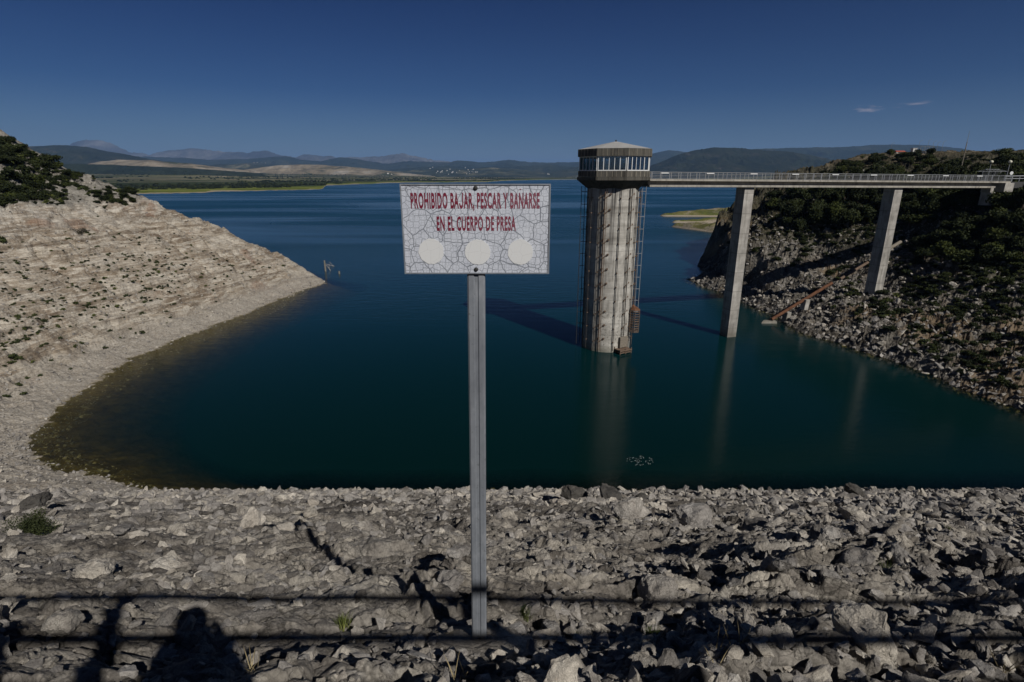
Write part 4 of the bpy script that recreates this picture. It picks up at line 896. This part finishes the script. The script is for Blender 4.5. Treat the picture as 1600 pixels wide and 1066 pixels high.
# raised vertical ribs and guide rails around the shaft
for k, a in enumerate((-168, -150, -128, -116, -84, -63, -52, -40, -22, -8, 12, 60, 110, 150)):
    ca, sa2 = math.cos(R(a)), math.sin(R(a)); rz = R(a)
    if a in (-101, -52): # broad concrete pilaster
        g = MB(); g.box(((RS+.05)*ca, (RS+.05)*sa2, 9.4), (.22, .55, 27.9), Euler((0,0,rz)), .02); g.build('pilaster', M['tower'], tw); continue
    g = MB(); g.bar(((RS+.22)*ca, (RS+.22)*sa2, .3), ((RS+.22)*ca, (RS+.22)*sa2, 23.3), .055, 8)
    if a in (-128, -116, -63, -8, -168): g.bar(((RS+.22)*math.cos(R(a+3.5)), (RS+.22)*math.sin(R(a+3.5)), .3), ((RS+.22)*math.cos(R(a+3.5)), (RS+.22)*math.sin(R(a+3.5)), 23.3), .04, 6)
    pipe = g.build('pipe', M['dsteel'] if k % 3 else M['rust2'], tw)
    g = MB()
    for j in range(11):
        zz_ = 1.6+j*2.05; g.box(((RS+.14)*ca, (RS+.14)*sa2, zz_), (.36, .16, .12), Euler((0,0,rz)))
        if a in (-116, -128, -63): g.bar(((RS+.2)*ca, (RS+.2)*sa2, zz_), ((RS+.12)*math.cos(R(a+11)), (RS+.12)*math.sin(R(a+11)), zz_+.55), .05, 6); g.box(((RS+.1)*math.cos(R(a+11)), (RS+.1)*math.sin(R(a+11)), zz_+.55), (.2,.22,.22), Euler((0,0,R(a+11))))
    g.build('bracket', M['rust2'], pipe)
for a in (-4, -176):                     # ladder-like guide frames standing off each side
    ca, sa2 = math.cos(R(a)), math.sin(R(a)); g = MB()
    for rr_ in (.45, .95): g.bar(((RS+rr_)*ca, (RS+rr_)*sa2, 5.4 if a == -4 else .4), ((RS+rr_)*ca, (RS+rr_)*sa2, 23.6), .05, 6)
    for j in range(13):
        zz_ = 1.9+j*1.75
        if a == -4 and zz_ < 5: continue
        g.bar(((RS-.05)*ca, (RS-.05)*sa2, zz_), ((RS+1.0)*ca, (RS+1.0)*sa2, zz_), .045, 6)
    g.build('guide_frame', M['galv'] if a == -4 else M['dsteel'], tw)
# cage hanging on the right flank
cx, cy = (RS+.75)*math.cos(R(-32)), (RS+.75)*math.sin(R(-32)); hexp = [(cx+.75*p[0], cy+.75*p[1]) for p in circ(1, 6, .3)]
g = MB(); ring = hexp
for zz_ in (2.9, 4.6, 6.2):
    for i in range(6): g.bar((*ring[i], zz_), (*ring[(i+1)%6], zz_), .05, 6)
for p in ring: g.bar((*p, 2.9), (*p, 6.2), .05, 6)
cage = g.build('cage', M['rust2'], tw)
g = MB()
for i in range(6):
    a0, a1 = Vector((*ring[i], 0)), Vector((*ring[(i+1)%6], 0))
    for j in range(9): g.box(((a0+a1)/2+Vector((0,0,3.1+j*.36))), ((a1-a0).length*.92, .03, .13 if j < 4 else .09), Euler((0,0,math.atan2((a1-a0).y, (a1-a0).x))))
g.build('cage_slats', M['rust2'], cage)
g = MB(); g.frust([(p[0], p[1]) for p in ring], 6.25, [(cx-.35+.1*p[0], cy+.1*p[1]) for p in circ(1, 6, .3)], 6.95); g.build('cage_roof', M['rust'], cage)
# landing at the waterline
bx_, by_ = (RS+.55)*math.cos(R(-62)), (RS+.55)*math.sin(R(-62)); g = MB(); e_ = Euler((0,0,R(28)))
g.box((bx_, by_, .55), (2.2, 1.5, .16), e_); g.box((bx_, by_, .2), (2.0, 1.3, .12), e_)
for sx_ in (-1, 0, 1):
    for sy_ in (-1, 1):
        p = Vector((sx_*1.02, sy_*.66, 0)); p.rotate(e_); g.bar((bx_+p.x, by_+p.y, -1), (bx_+p.x, by_+p.y, .9), .07, 6)
g.build('landing', M['rust2'], tw)
g = MB(); g.box((RS*math.cos(R(-58))*1.06, RS*math.sin(R(-58))*1.06, 1.55), (1.5, .35, 1.6), Euler((0,0,R(32))), .03); g.build('gate_panel', M['wood'], tw)
# head
OFF = R(-127-0); RH = 5.35
def octo(r): return circ(r, 8, OFF)
def zt(y, Yf=74.9): return at_y(960, y, Yf).z
Z_ceil, Z_eave, Z_wtop, Z_wbot, Z_ledge, Z_led2 = zt(221.5, 80.1), zt(231.5), zt(243.5), zt(267), zt(276.5), zt(282)
g = MB(); g.frust(octo(RH), Z_eave+.02, circ(.25, 8, OFF), Z_ceil); g.build('roof', M['roofm'], tw)
g = MB(); g.bar((0,0,Z_ceil-.05), (0,0,Z_ceil+.22), .12, 8, .1); g.build('roof_vent', M['dsteel'], tw)
def ring_wall(z0, z1, ro, ri, name, mat, slope=0):
    po, pi_ = octo(ro), octo(ri); po2 = octo(ro-slope); g = MB(); b = g.bm
    for i in range(8):
        j = (i+1) % 8; A0 = b.verts.new((*po2[i], z0)); A1 = b.verts.new((*po2[j], z0)); A2 = b.verts.new((*po[j], z1)); A3 = b.verts.new((*po[i], z1))
        B0 = b.verts.new((*pi_[i], z0)); B1 = b.verts.new((*pi_[j], z0)); B2 = b.verts.new((*pi_[j], z1)); B3 = b.verts.new((*pi_[i], z1))
        for f_ in ((A0,A1,A2,A3), (B1,B0,B3,B2), (A0,B0,B1,A1), (A3,A2,B2,B3)): b.faces.new(f_)
    return g.build(name, mat, tw)
fa = ring_wall(Z_wtop, Z_eave, RH, RH-.3, 'fascia', M['board'])
lf = ring_wall(Z_ledge, Z_wbot, RH-.12, RH-.42, 'sill_wall', M['board'])
ld = ring_wall(Z_led2, Z_ledge-.02, RH+.02, RH-.6, 'ledge', M['board'])
def ribs(r, z0, z1, parent, seed):
    rr = random.Random(seed); g = MB(); p = octo(r)
    for i in range(8):
        a, b = Vector((*p[i], 0)), Vector((*p[(i+1)%8], 0)); q = 0.04
        while q < .99:
            c_ = a.lerp(b, q); g.box(c_+Vector((0,0,(z0+z1)/2)), (rr.choice((.05,.08,.13)), .05, z1-z0-.03), Euler((0,0,math.atan2((b-a).y, (b-a).x)))); q += rr.uniform(.11, .2)
    g.build('panel_joint', M['rib'], parent)
ribs(RH, Z_wtop, Z_eave, fa, 1); ribs(RH-.12, Z_ledge, Z_wbot, lf, 2)
g = MB(); g.prism(octo(RH-.32), Z_wbot-.35, Z_wbot-.1); g.build('floor', M['dark'], tw)
g = MB(); g.prism(octo(RH-.32), Z_wtop+.1, Z_wtop+.3); g.build('ceiling', M['dark'], tw)
g = MB(); g.frust(circ(RS+.15, 8, OFF), Z_led2-1.15, octo(RH-.05), Z_led2-.02); g.build('corbel', M['board'], tw)
g = MB(); g.bar((0,0,Z_wbot-.3), (0,0,Z_wtop+.2), .55, 12); g.box((1.8,.8,Z_wbot+.55), (1.3,.8,1.1)); g.box((-1.9,1.0,Z_wbot+.6), (1.0,1.6,1.2)); g.bar((-2.2,-1.5,Z_wbot), (-2.2,-1.5,Z_wtop), .14, 8); g.bar((2.4,-1.6,Z_wbot), (2.4,-1.6,Z_wtop), .14, 8); g.build('hoist_gear', M['dark'], tw)
po = octo(RH-.28)
for i in range(8):
    a, b = Vector((*po[i], 0)), Vector((*po[(i+1)%8], 0)); rz = math.atan2((b-a).y, (b-a).x); L_ = (b-a).length; g = MB(); zc = (Z_wbot+Z_wtop)/2; hh = Z_wtop-Z_wbot
    g.box((a+b)/2+Vector((0,0,Z_wbot+.06)), (L_-.1, .10, .12), Euler((0,0,rz))); g.box((a+b)/2+Vector((0,0,Z_wtop-.05)), (L_-.1, .10, .10), Euler((0,0,rz)))
    for q, w_ in ((.03,.10),(.215,.10),(.40,.07),(.585,.07),(.77,.10),(.97,.10)):
        g.box(a.lerp(b, q)+Vector((0,0,zc)), (w_, .13, hh-.004), Euler((0,0,rz)))
    wf = g.build('window_frame', M['white'], tw)
    g = MB(); g.box((a+b)/2+Vector((0,0,zc)), (L_-.14, .012, hh-.1), Euler((0,0,rz))); g.build('pane', M['glass'], wf)

# ------------------------------------------------------------------ bridge
P0 = Vector((TX, TY, 0)); P1 = Vector((35.3, 85.5, 0)); dirb = (P1-P0).normalized(); nb = Vector((-dirb.y, dirb.x, 0)); ang = math.atan2(dirb.y, dirb.x)
Lend = 72.6; ZT0, ZT1 = zt(279.4, 80)+.0, at_y(1560, 283.5, 98).z
br = empty('footbridge', (TX, TY, 0), ang); tag(br, 'straight concrete access bridge with a pale metal railing from the tower to the bank', 'bridge')
s0 = RH-.6; slope_b = math.atan2(ZT1-ZT0, Lend); eb = Euler((0, -slope_b, 0))
def bz(s): return ZT0+(ZT1-ZT0)*s/Lend
Lm = (s0+Lend)/2; Ll = Lend-s0
g = MB(); g.box((Lm, 0, bz(Lm)-.13), (Ll, 3.3, .26), eb, .01); g.build('deck', M['girder'], br)
g = MB(); g.box((Lm-1.4, 0, bz(Lm-1.4)-.53), (Ll-3, 1.5, .54), eb); g.build('web', M['girder'], br)
g = MB(); g.box((Lm-1.4, 0, bz(Lm-1.4)-.95), (Ll-3, 2.9, .30), eb, .02); g.build('bottom_flange', M['girder'], br)
# piers
def pier(dist_, wtop, z0, name='pier'):
    g = MB(); w0, d0 = 1.6, 2.05; w1, d1 = 1.6, 2.05; zt_ = bz(dist_)-1.13
    def rect(w_, d_): return [(dist_-w_/2, -d_/2), (dist_+w_/2, -d_/2), (dist_+w_/2, d_/2), (dist_-w_/2, d_/2)]
    g.frust(rect(w0, d0), z0, rect(w1, d1), zt_); p = g.build(name, M['conc'], br); return p
d1_ = (P1-P0).length; pier(d1_, 2, -8)
d2_ = d1_*2.30; pier(d2_, 2, 2)
# abutment
g = MB(); g.box((Lend-.3, 0, bz(Lend)-1.0), (2.0, 3.6, 1.5), None, .03); g.box((Lend-2.6, 0, bz(Lend)-1.45), (.7, 1.6, .8), None, .02); g.box((Lend-2.2,0,bz(Lend)-2.9), (.9,1.8,2.2), None, .02); g.build('abutment', M['conc'], br)
# railing (far side and near side)
for side in (-1, 1):
    yy = side*1.55; g = MB(); s1_ = Lend+.4
    for hgt, r_ in ((.95, .035), (.72, .022), (.50, .022), (.30, .022), (.10, .03)):
        g.bar((s0, yy, bz(s0)+hgt), (s1_, yy, bz(s1_)+hgt), r_, 6)
    rl = g.build('railing', M['galv'], br)
    g0 = MB(); g0.box((0,0,.48), (.07, .07, .96)); pme = None; nposts = 46
    for j in range(nposts):
        s_p = s0+.3+j*(s1_-s0-.6)/(nposts-1)
        if pme is None: po_ = g0.build('post', M['galv'], rl); pme = po_.data
        else: po_ = mkobj('post', pme, None, rl)
        po_.location = (s_p, yy, bz(s_p)); 
    if side == -1:
        for j in range(9):
            s_p = 7+j*7.3; g = MB(); g.box((s_p, yy-.05, bz(s_p)+.82), (1.2, .03, .12)); g.build('white_plate', M['white'], rl)
# ------------------------------------------------------------------ around the bridge head
def gz(x, y): return float(ground_z(x, y)[0])
# short guard rail past the abutment
e0 = P0+dirb*(Lend+.6); e1 = e0+dirb*5.0+nb*(-.4); g = MB(); zb = bz(Lend)
g.bar((0,0,.85), (5.0,-.3,.9), .09, 8); g.bar((0,0,.45), (5.0,-.3,.45), .07, 8)
for k in range(4): g.box((k*1.6+.1, -.1*k, .3), (.1,.1,1.3))
o = g.build('guard_rail', M['galv']); o.location = (*e0.xy, zb); o.rotation_euler.z = ang; tag(o, 'short double guard rail at the landward end of the bridge', 'guard rail')
g = MB(); g.box((6.5, 2.0, -.6), (14, 7.5, 1.0)); o = g.build('road', M['asph']); o.location = (*e0.xy, zb); o.rotation_euler.z = ang; tag(o, kind='structure')
def lamp(px, base_y, top_y, Yd, lab):
    b = at_y(px, base_y, Yd); tp = at_y(px+8, top_y, Yd); h = tp.z-b.z; r = empty('street_lamp', (b.x, b.y, b.z)); tag(r, lab, 'street lamp')
    g = MB(); g.bar((0,0,-.8), (.0,0,h-.2), .06, 8, .045); g.build('pole', M['galv'], r); g = MB(); g.sphere((0,0,h), .30, (1,1,.9), 2); g.build('globe', M['globe'], r, True); g = MB(); g.bar((0,0,h-.38), (0,0,h-.22), .1, 8, .16); g.build('collar', M['dsteel'], r)
lamp(1543, 279, 253, 103, 'globe street lamp left of the other at the bridge head'); lamp(1572, 279, 253, 100, 'globe street lamp nearest the right edge at the bridge head')
# canopy shelter / gate
p = at_y(1548, 277, 105); r = empty('gate_shelter', (p.x, p.y, zb), ang); tag(r, 'pale metal gate shelter with a flat canopy at the end of the bridge', 'gate')
g = MB()
for sx_ in (-2.2, -.8, .8, 2.2): g.bar((sx_,0,-.6), (sx_,0,1.7), .05, 6)
g.bar((-2.2,0,.1), (2.2,0,.1), .04, 6); g.bar((-2.2,0,1.0), (2.2,0,1.0), .04, 6)
for k in range(15): g.bar((-2.2+k*.3,0,.1), (-2.2+k*.3,0,1.7), .018, 5)
g.build('gate_frame', M['galv'], r); g = MB()
for k in range(6): g.bar((-2.2+k*.88,-.9,1.7), (-1.6+k*.64,0,2.05), .035, 5); g.bar((-2.2+k*.88,.9,1.7), (-1.6+k*.64,0,2.05), .035, 5)
for yy_ in (-.9, .9): g.bar((-2.3,yy_,1.7), (2.3,yy_,1.7), .045, 6)
g.bar((-1.7,0,2.05), (1.7,0,2.05), .045, 6); g.build('canopy', M['galv'], r)
p = at_y(1580, 272, 101); r = empty('road_sign', (p.x, p.y, p.z-1.6)); tag(r, 'small round road sign seen from behind near the right edge', 'road sign'); g = MB(); g.bar((0,0,-.4), (0,0,1.9), .035, 6); g.build('pole', M['galv'], r); g = MB(); g.bar((0,-.06,1.75), (0,-.04,1.75), .3, 20); g.build('disc', M['white'], r)
# mast
b = at_y(1502, 262, 130); tp = at_y(1513, 205, 130); md = at_y(1509.5, 222, 130); r = empty('radio_mast', (b.x, b.y, b.z-1.5)); tag(r, 'tall thin pole with a whip antenna rising above the trees on the right', 'mast')
g = MB(); g.bar((0,0,-1), (0,0,md.z-b.z+1.5), .12, 8, .08); g.build('pole', M['wood'], r); g = MB(); g.bar((0,0,md.z-b.z+1.5), (0,0,tp.z-b.z+1.5), .05, 6, .03); g.build('antenna', M['galv'], r)
def crest(px):
    ys_ = np.arange(225, 275, 1.0); q_ = march(np.full(50, float(px)), ys_, 120, 420, 500); k_ = int(np.argmax(q_[3]))
    return Vector((q_[0][k_], q_[1][k_], q_[2][k_]))
# terrace with wall, red roofed building, hut and fence on the hilltop
p = crest(1405); r = empty('hilltop_house', (p.x, p.y, p.z-.3)); tag(r, 'low white house with a red tiled roof on the rocky hilltop behind the bridge', 'house')
r.scale = (.42,)*3; g = MB(); g.box((0,0,1.0), (8,5,2.2)); g.build('wall', M['housew'], r); g = MB(); g.frust([(-4.4,-2.9),(4.4,-2.9),(4.4,2.9),(-4.4,2.9)], 2.1, [(-3.6,-.1),(3.6,-.1),(3.6,.1),(-3.6,.1)], 3.3); g.build('roof', M['redroof'], r)
g = MB()
for k in (-2.4, 0, 2.4): g.box((k,-2.52,1.1), (.9,.06,1.0))
g.build('windows', M['dark'], r)
p = crest(1427); g = MB(); g.box((0,0,1), (2.2,2.2,3.0), None, .05); g.box((0,0,2.6), (2.6,2.6,.2)); o = g.build('hut', M['housew']); o.scale = (.6,)*3; o.location = (p.x, p.y, p.z-.3); tag(o, 'small square pale hut on the hilltop right of the red roofed house', 'hut')
p0 = crest(1388)-Vector((0,1.5,0)); p1 = crest(1442)-Vector((0,1.5,0)); g = MB(); dd = p1-p0; g.box((dd.x/2, dd.y/2, .3), (dd.length, .4, 1.6), Euler((0,0,math.atan2(dd.y, dd.x)))); o = g.build('terrace_wall', M['housew']); o.location = (p0.x, p0.y, p0.z-.6); tag(o, 'low white terrace wall along the hilltop edge', 'wall')
p0 = crest(1437); p1 = crest(1458); g = MB(); dd = p1-p0
for k in range(4): q = dd*(k/3); g.bar((q.x, q.y, -1), (q.x, q.y, 2.4), .06, 6)
for hgt in (.4, 1.4, 2.3): g.bar((0,0,hgt), (dd.x, dd.y, hgt), .04, 6)
o = g.build('mesh_fence', M['galv']); o.location = (p0.x, p0.y, p0.z); tag(o, 'pale tall mesh fence on the hilltop right of the hut', 'fence')
for k, px in enumerate((1391, 1434, 1448, 1456, 1463, 1471)):
    b = crest(px); g = MB(); g.bar((0,0,-2), (0,0,3.6), .05, 6, .035); g.bar((0,0,3.6), (.9,0,4.1), .035, 6); o = g.build('lamp_post', M['galv']); o.location = b; tag(o, 'thin curved lamp post on the hilltop behind the fence', 'lamp post', 'thin lamp posts on the hilltop')
# ------------------------------------------------------------------ rusty pipe down the crag
pts = [(1206,499), (1300,442), (1313,436), (1356,410), (1372,399), (1407,378)]
q = march([p[0] for p in pts], [p[1] for p in pts]); P = []
for i, p in enumerate(pts):
    Yd = [93.5, 95, 95.6, 97.4, 98.3, 101][i]; P.append(at_y(p[0], p[1], Yd))
r = empty('rusty_pipe', P[0]); tag(r, 'long rusty steel pipe running down the rocks from the second pier to the water', 'pipe')
g = MB(); g.bar((0,0,0), P[1]-P[0], .28, 12); g.build('lower_run', M['rust'], r, True)
g = MB(); g.bar(P[2]-P[0], P[3]-P[0], .24, 12); g.build('middle_run', M['rust2'], r, True)
g = MB(); g.bar(P[4]-P[0], P[5]-P[0], .30, 12); g.build('upper_run', M['wood'], r, True)
for px, py, hgt, lab in ((1229,494,2.0,'square concrete pipe support nearest the water'), (1258,474,1.9,'square concrete pipe support higher on the rocks')):
    k = at_y(px, py, 94.3); g = MB(); g.box((0,0,0), (1.0,1.0,hgt), Euler((.05,.05,.4)), .05); o = g.build('pipe_support', M['conc']); o.location = (k.x, k.y, k.z-.2); tag(o, lab, 'pipe support')
k = at_z(1199, 503.5, .12); g = MB(); g.frust([(-1.6,-.6),(1.6,-.7),(1.9,.7),(-1.3,.8)], -.7, [(-1.0,-.3),(1.4,-.4),(1.5,.5),(-.4,.5)], .28); o = g.build('concrete_slab', M['conc']); o.location = k; tag(o, 'pale concrete slab awash at the foot of the rusty pipe', 'slab')
# ------------------------------------------------------------------ stumps and dead branches in the lake
def limb(m, p, d, L_, r, depth, rr):
    q = p+d*L_; m.bar(p, q, r, 6, r*.6)
    if depth > 0:
        for k in range(2+(depth > 1)):
            nd = (d+Vector((rr.uniform(-.9,.9), rr.uniform(-.9,.9), rr.uniform(-.3,.7)))).normalized(); limb(m, p.lerp(q, rr.uniform(.5, 1)), nd, L_*.62, r*.55, depth-1, rr)
k = at_z(509, 424, 0); g = MB(); g.bar((0,0,-2), (-.1,0,3.0), .28, 10, .2); o = g.build('wooden_post', M['wood']); o.location = k; tag(o, 'weathered wooden post standing in the lake off the left point', 'post')
k = at_z(530, 428, 0); g = MB(); g.bar((0,0,-2), (.05,0,.75), .26, 9, .2); o = g.build('stump', M['wood']); o.location = k; tag(o, 'short dark stump poking out of the water right of the wooden post', 'stump')
for px, py, d, L_, lab, sd_ in ((517,423,(-.5,0,.9),1.5,'bare white branch rising from the water beside the wooden post',3), (520,425,(.4,0,-.1),.9,'thin pale twig half sunk beside the white branch',5), (526,416,(-1,.1,.25),1.8,'pale arched dead branch above the short stump',9)):
    k = at_z(px, py, 0); g = MB(); limb(g, Vector((0,0,-.2)), Vector(d).normalized(), L_, .09, 2, random.Random(sd_)); o = g.build('dead_branch', M['dead']); o.location = k; tag(o, lab, 'dead branch')
for px, py, s_, lab in ((397,388,2.0,'bare leafless shrub on the skyline of the left point'), (423,396,1.1,'small bare stump of a shrub right of the leafless shrub')):
    q = march([px], [py+6], 30, 400); rr = random.Random(px); g = MB()
    for k in range(7): limb(g, Vector((0,0,-.2)), Vector((rr.uniform(-.9,.9), rr.uniform(-.9,.9), 1)).normalized(), s_*.55, .045, 2, rr)
    o = g.build('bare_shrub', M['dead']); o.location = (q[0][0], q[1][0], q[2][0]); tag(o, lab, 'shrub')

rm = MB(); k0 = at_z(1000, 720, .02)  # white beads added on the surface to stand for glints on ripples
for i in range(60):
    a_ = random.uniform(0, 6.28); q_ = random.random()**.6; cx_ = 1.25*q_*math.cos(a_); cy_ = .9*q_*math.sin(a_); rm.sphere((cx_, cy_, 0), random.uniform(.010, .026), (1.6, 1, .5), 1)
o = rm.build('water_glints', M['white']); o.location = k0; tag(o, 'small patch of white specks added as sparkle on the rippled water right of the post', 'glints')
# ------------------------------------------------------------------ far houses and far trees
hm = MB(); hm.box((0,0,3), (12, 8, 6)); hm.frust([(-6.4,-4.4),(6.4,-4.4),(6.4,4.4),(-6.4,4.4)], 6.02, [(-6.2,-.05),(6.2,-.05),(6.2,.05),(-6.2,.05)], 8.2)
ho = hm.build('house', M['housew']); first = True
dg = bpy.context.evaluated_depsgraph_get()
bpy.context.view_layer.update()
def cast(px, py):
    d = ray(px, py).normalized(); dg = bpy.context.evaluated_depsgraph_get(); o0 = Vector((0,0,EYE))+d*420
    hit, loc, nr_, i_, ob, mt = sc.ray_cast(dg, o0, d); return loc if hit else None
hp = [(random.gauss(712, 22), random.gauss(268, 2.2)) for i in range(22)]+[(672,264),(676,262),(727,262.5),(856,272.5),(858,273),(402,254.5),(408,254),(397,255),(415,255),(612,273),(606,272)]
for i, (px, py) in enumerate(hp):
    l_ = cast(px, py)
    if l_ is None or l_.z < 2: continue
    o = ho if first else ho.copy()
    if not first: C.objects.link(o)
    first = False; s = random.uniform(.6, 1.2); o.scale = (s, s, s); o.location = l_; o.rotation_euler.z = random.uniform(-.6, .6); tag(o, 'tiny white house in the far village beyond the lake', 'house', 'white houses beyond the lake')
if first: bpy.data.objects.remove(ho)
# scrub woods on the plain: one mass of far trees
FT = leaf_crown('far_tree_crown', 900, 160, 1.0, .6, .5, 6, M['leaf']); fc = bpy.data.collections.new('far_trees'); fc.objects.link(bpy.data.objects.new('far_tree', FT))
ii = rng.integers(20, PX.shape[0]-6, 26000); jj = rng.integers(20, PX.shape[1]-20, 26000)
x = PX[ii, jj]; y = PY[ii, jj]; z = PZ[ii, jj]; k = fbm(x*.0022, y*.0016, 4, 910); m = (k > .06) & (np.abs(x/y) < 1.15); x, y, z = x[m][:7000], y[m][:7000], z[m][:7000]
s = rng.uniform(2.0, 5.5, len(x)); o = gn_scatter('far_woodland', np.stack([x, y, z-.3], -1), np.stack([x*0, x*0, rng.random(len(x))*6], -1), np.stack([s*1.4, s*1.4, s], -1), fc); tag(o, 'dark scrub woodland spread over the plain across the lake', 'woodland', None, 'stuff')

# ------------------------------------------------------------------ crest behind the viewer: its railing and people throw the shadows in front
t, c_, v = m_conc('crest_concrete', (.33, .31, .28), None, .3); M['crest'] = t.done(c_)
g = MB(); g.box((0, -1.75, 24.1), (60, .4, 4.14), None, .01); o = g.build('crest_wall', M['crest']); tag(o, 'long concrete retaining wall of the dam crest behind the viewer', 'wall')
g = MB(); g.box((0, -6.0, 25.1), (60, 8.1, 1.9)); o = g.build('road', M['asph']); tag(o, kind='structure')
r = empty('crest_railing', (0, -1.6, 26.17)); tag(r, 'two rail steel railing along the dam crest behind the viewer', 'railing')
g = MB()
for zz_ in (.80, .34): g.bar((-14,0,zz_), (14,0,zz_), .04, 10)
g.build('rail', M['galv'], r)
g0 = MB(); g0.bar((0,0,0), (0,0,.80), .075, 8); pme = g0.build('post', M['galv'], r); pme.location.x = -12.13
for k in range(1, 9): o = mkobj('post', pme.data, None, r); o.location.x = -12.13+k*3.1
M['cloth'] = m_plain('dark_cloth', (.05, .055, .07), .9, .2, 6); M['skin'] = m_plain('skin', (.42, .26, .19), .6, .05, 6); M['hair'] = m_plain('dark_hair', (.03, .022, .018), .7)
def person(x, y, z, hgt, arms, lab, rz=0):
    k = hgt/1.75; V = {}; me = bpy.data.meshes.new('person')
    vs = [((0,0,.98),.15), ((0,0,1.18),.145), ((0,0,1.38),.155), ((0,0,1.50),.062), ((0,.01,1.60),.085), ((0,.015,1.68),.085),
          ((.10,0,.90),.10), ((.11,.02,.50),.065), ((.12,-.02,.09),.045), ((.13,.14,.03),.035), ((-.10,0,.90),.10), ((-.11,.02,.50),.065), ((-.12,-.02,.09),.045), ((-.13,.14,.03),.035)]
    ed = [(0,1),(1,2),(2,3),(3,4),(4,5),(0,6),(6,7),(7,8),(8,9),(0,10),(10,11),(11,12),(12,13)]
    def arm(s, el, wr):
        a = len(vs); vs.append(((.19*s,0,1.41),.06)); vs.append((el,.045)); vs.append((wr,.03)); ed.extend([(2,a),(a,a+1),(a+1,a+2)])
        d = (Vector(wr)-Vector(el)).normalized(); palm = Vector(wr)+d*.08; p_ = len(vs); vs.append((tuple(palm),.028)); ed.append((a+2,p_))
        for f_ in range(4):
            q0 = palm+Vector((s*0+.018*(f_-1.5),0,0)); i0 = len(vs); L_ = (.07,.085,.08,.06)[f_]
            vs.append((tuple(q0+d*.03),.009)); vs.append((tuple(q0+d*(.03+L_*.5)),.008)); vs.append((tuple(q0+d*(.03+L_)+Vector((0,.01,-.01))),.007)); ed.extend([(p_,i0),(i0,i0+1),(i0+1,i0+2)])
        i0 = len(vs); vs.append((tuple(Vector(wr)+d*.05+Vector((-s*.04,.01,0))),.010)); vs.append((tuple(Vector(wr)+d*.08+Vector((-s*.055,.02,0))),.009)); ed.extend([(a+2,i0),(i0,i0+1)])
    if arms: arm(1, (.30,.02,1.16), (.16,.12,1.36)); arm(-1, (-.30,.02,1.16), (-.06,.12,1.36))
    else: arm(1, (.25,-.02,1.12), (.26,.05,.87)); arm(-1, (-.25,-.02,1.12), (-.26,.05,.87))
    me.from_pydata([Vector(v[0])*k for v in vs], ed, []); o = mkobj('person', me, M['cloth']); md = o.modifiers.new('s', 'SKIN')
    me.skin_vertices.new() if not me.skin_vertices else None
    for i, v_ in enumerate(vs): me.skin_vertices[0].data[i].radius = (v_[1]*k*(1.5 if v_[1] > .05 else 1.0),)*2; me.skin_vertices[0].data[i].use_root = (i == 0)
    sub_ = o.modifiers.new('u', 'SUBSURF'); sub_.levels = 2; sub_.render_levels = 2; o.location = (x, y, z); o.rotation_euler.z = rz; tag(o, lab, 'person')
    g = MB(); g.sphere((0,.012,1.655*k), .125*k, (.9, 1.0, 1.15), 3); g.sphere((0,.115*k,1.64*k), .018*k, (.8, 1, 1.3), 2)
    for s in (-1, 1): g.sphere((s*.036*k,.105*k,1.665*k), .012*k, (1,.6,.7), 2); g.sphere((s*.092*k,.01,1.645*k), .026*k, (.4,.8,1.2), 2)
    g.sphere((0,.108*k,1.598*k), .02*k, (1.3,.4,.35), 2); h_ = g.build('head', M['skin'], o, True)
    g = MB(); g.sphere((0,-.012,1.69*k), .112*k, (.92, 1.0, 1.0), 3); g.build('hair', M['hair'], o, True); return o
def gl2(x, y): return float(h_dam(np.array([x]), np.array([y]))[0])
person(.10, -.45, gl2(.10,-.45), 1.78, True, 'photographer in dark clothes standing on the rocks, hands raised to the chest')
person(-1.25, -.5, gl2(-1.25,-.5), 1.72, False, 'companion in dark clothes standing left of the photographer')

# ------------------------------------------------------------------ haze
g = MB(); g.box((0, 22000, 640), (94000, 70000, 1330)); hz = g.build('haze', None)
hm_ = bpy.data.materials.new('haze'); hm_.use_nodes = True; n_ = hm_.node_tree.nodes; n_.clear(); out = n_.new('ShaderNodeOutputMaterial'); pv = n_.new('ShaderNodeVolumePrincipled')
pv.inputs['Color'].default_value = (.30, .54, 1.0, 1); pv.inputs['Density'].default_value = 4.2e-5; pv.inputs['Anisotropy'].default_value = 0.0
hm_.node_tree.links.new(pv.outputs[0], out.inputs['Volume']); hz.data.materials.append(hm_); tag(hz, kind='stuff')
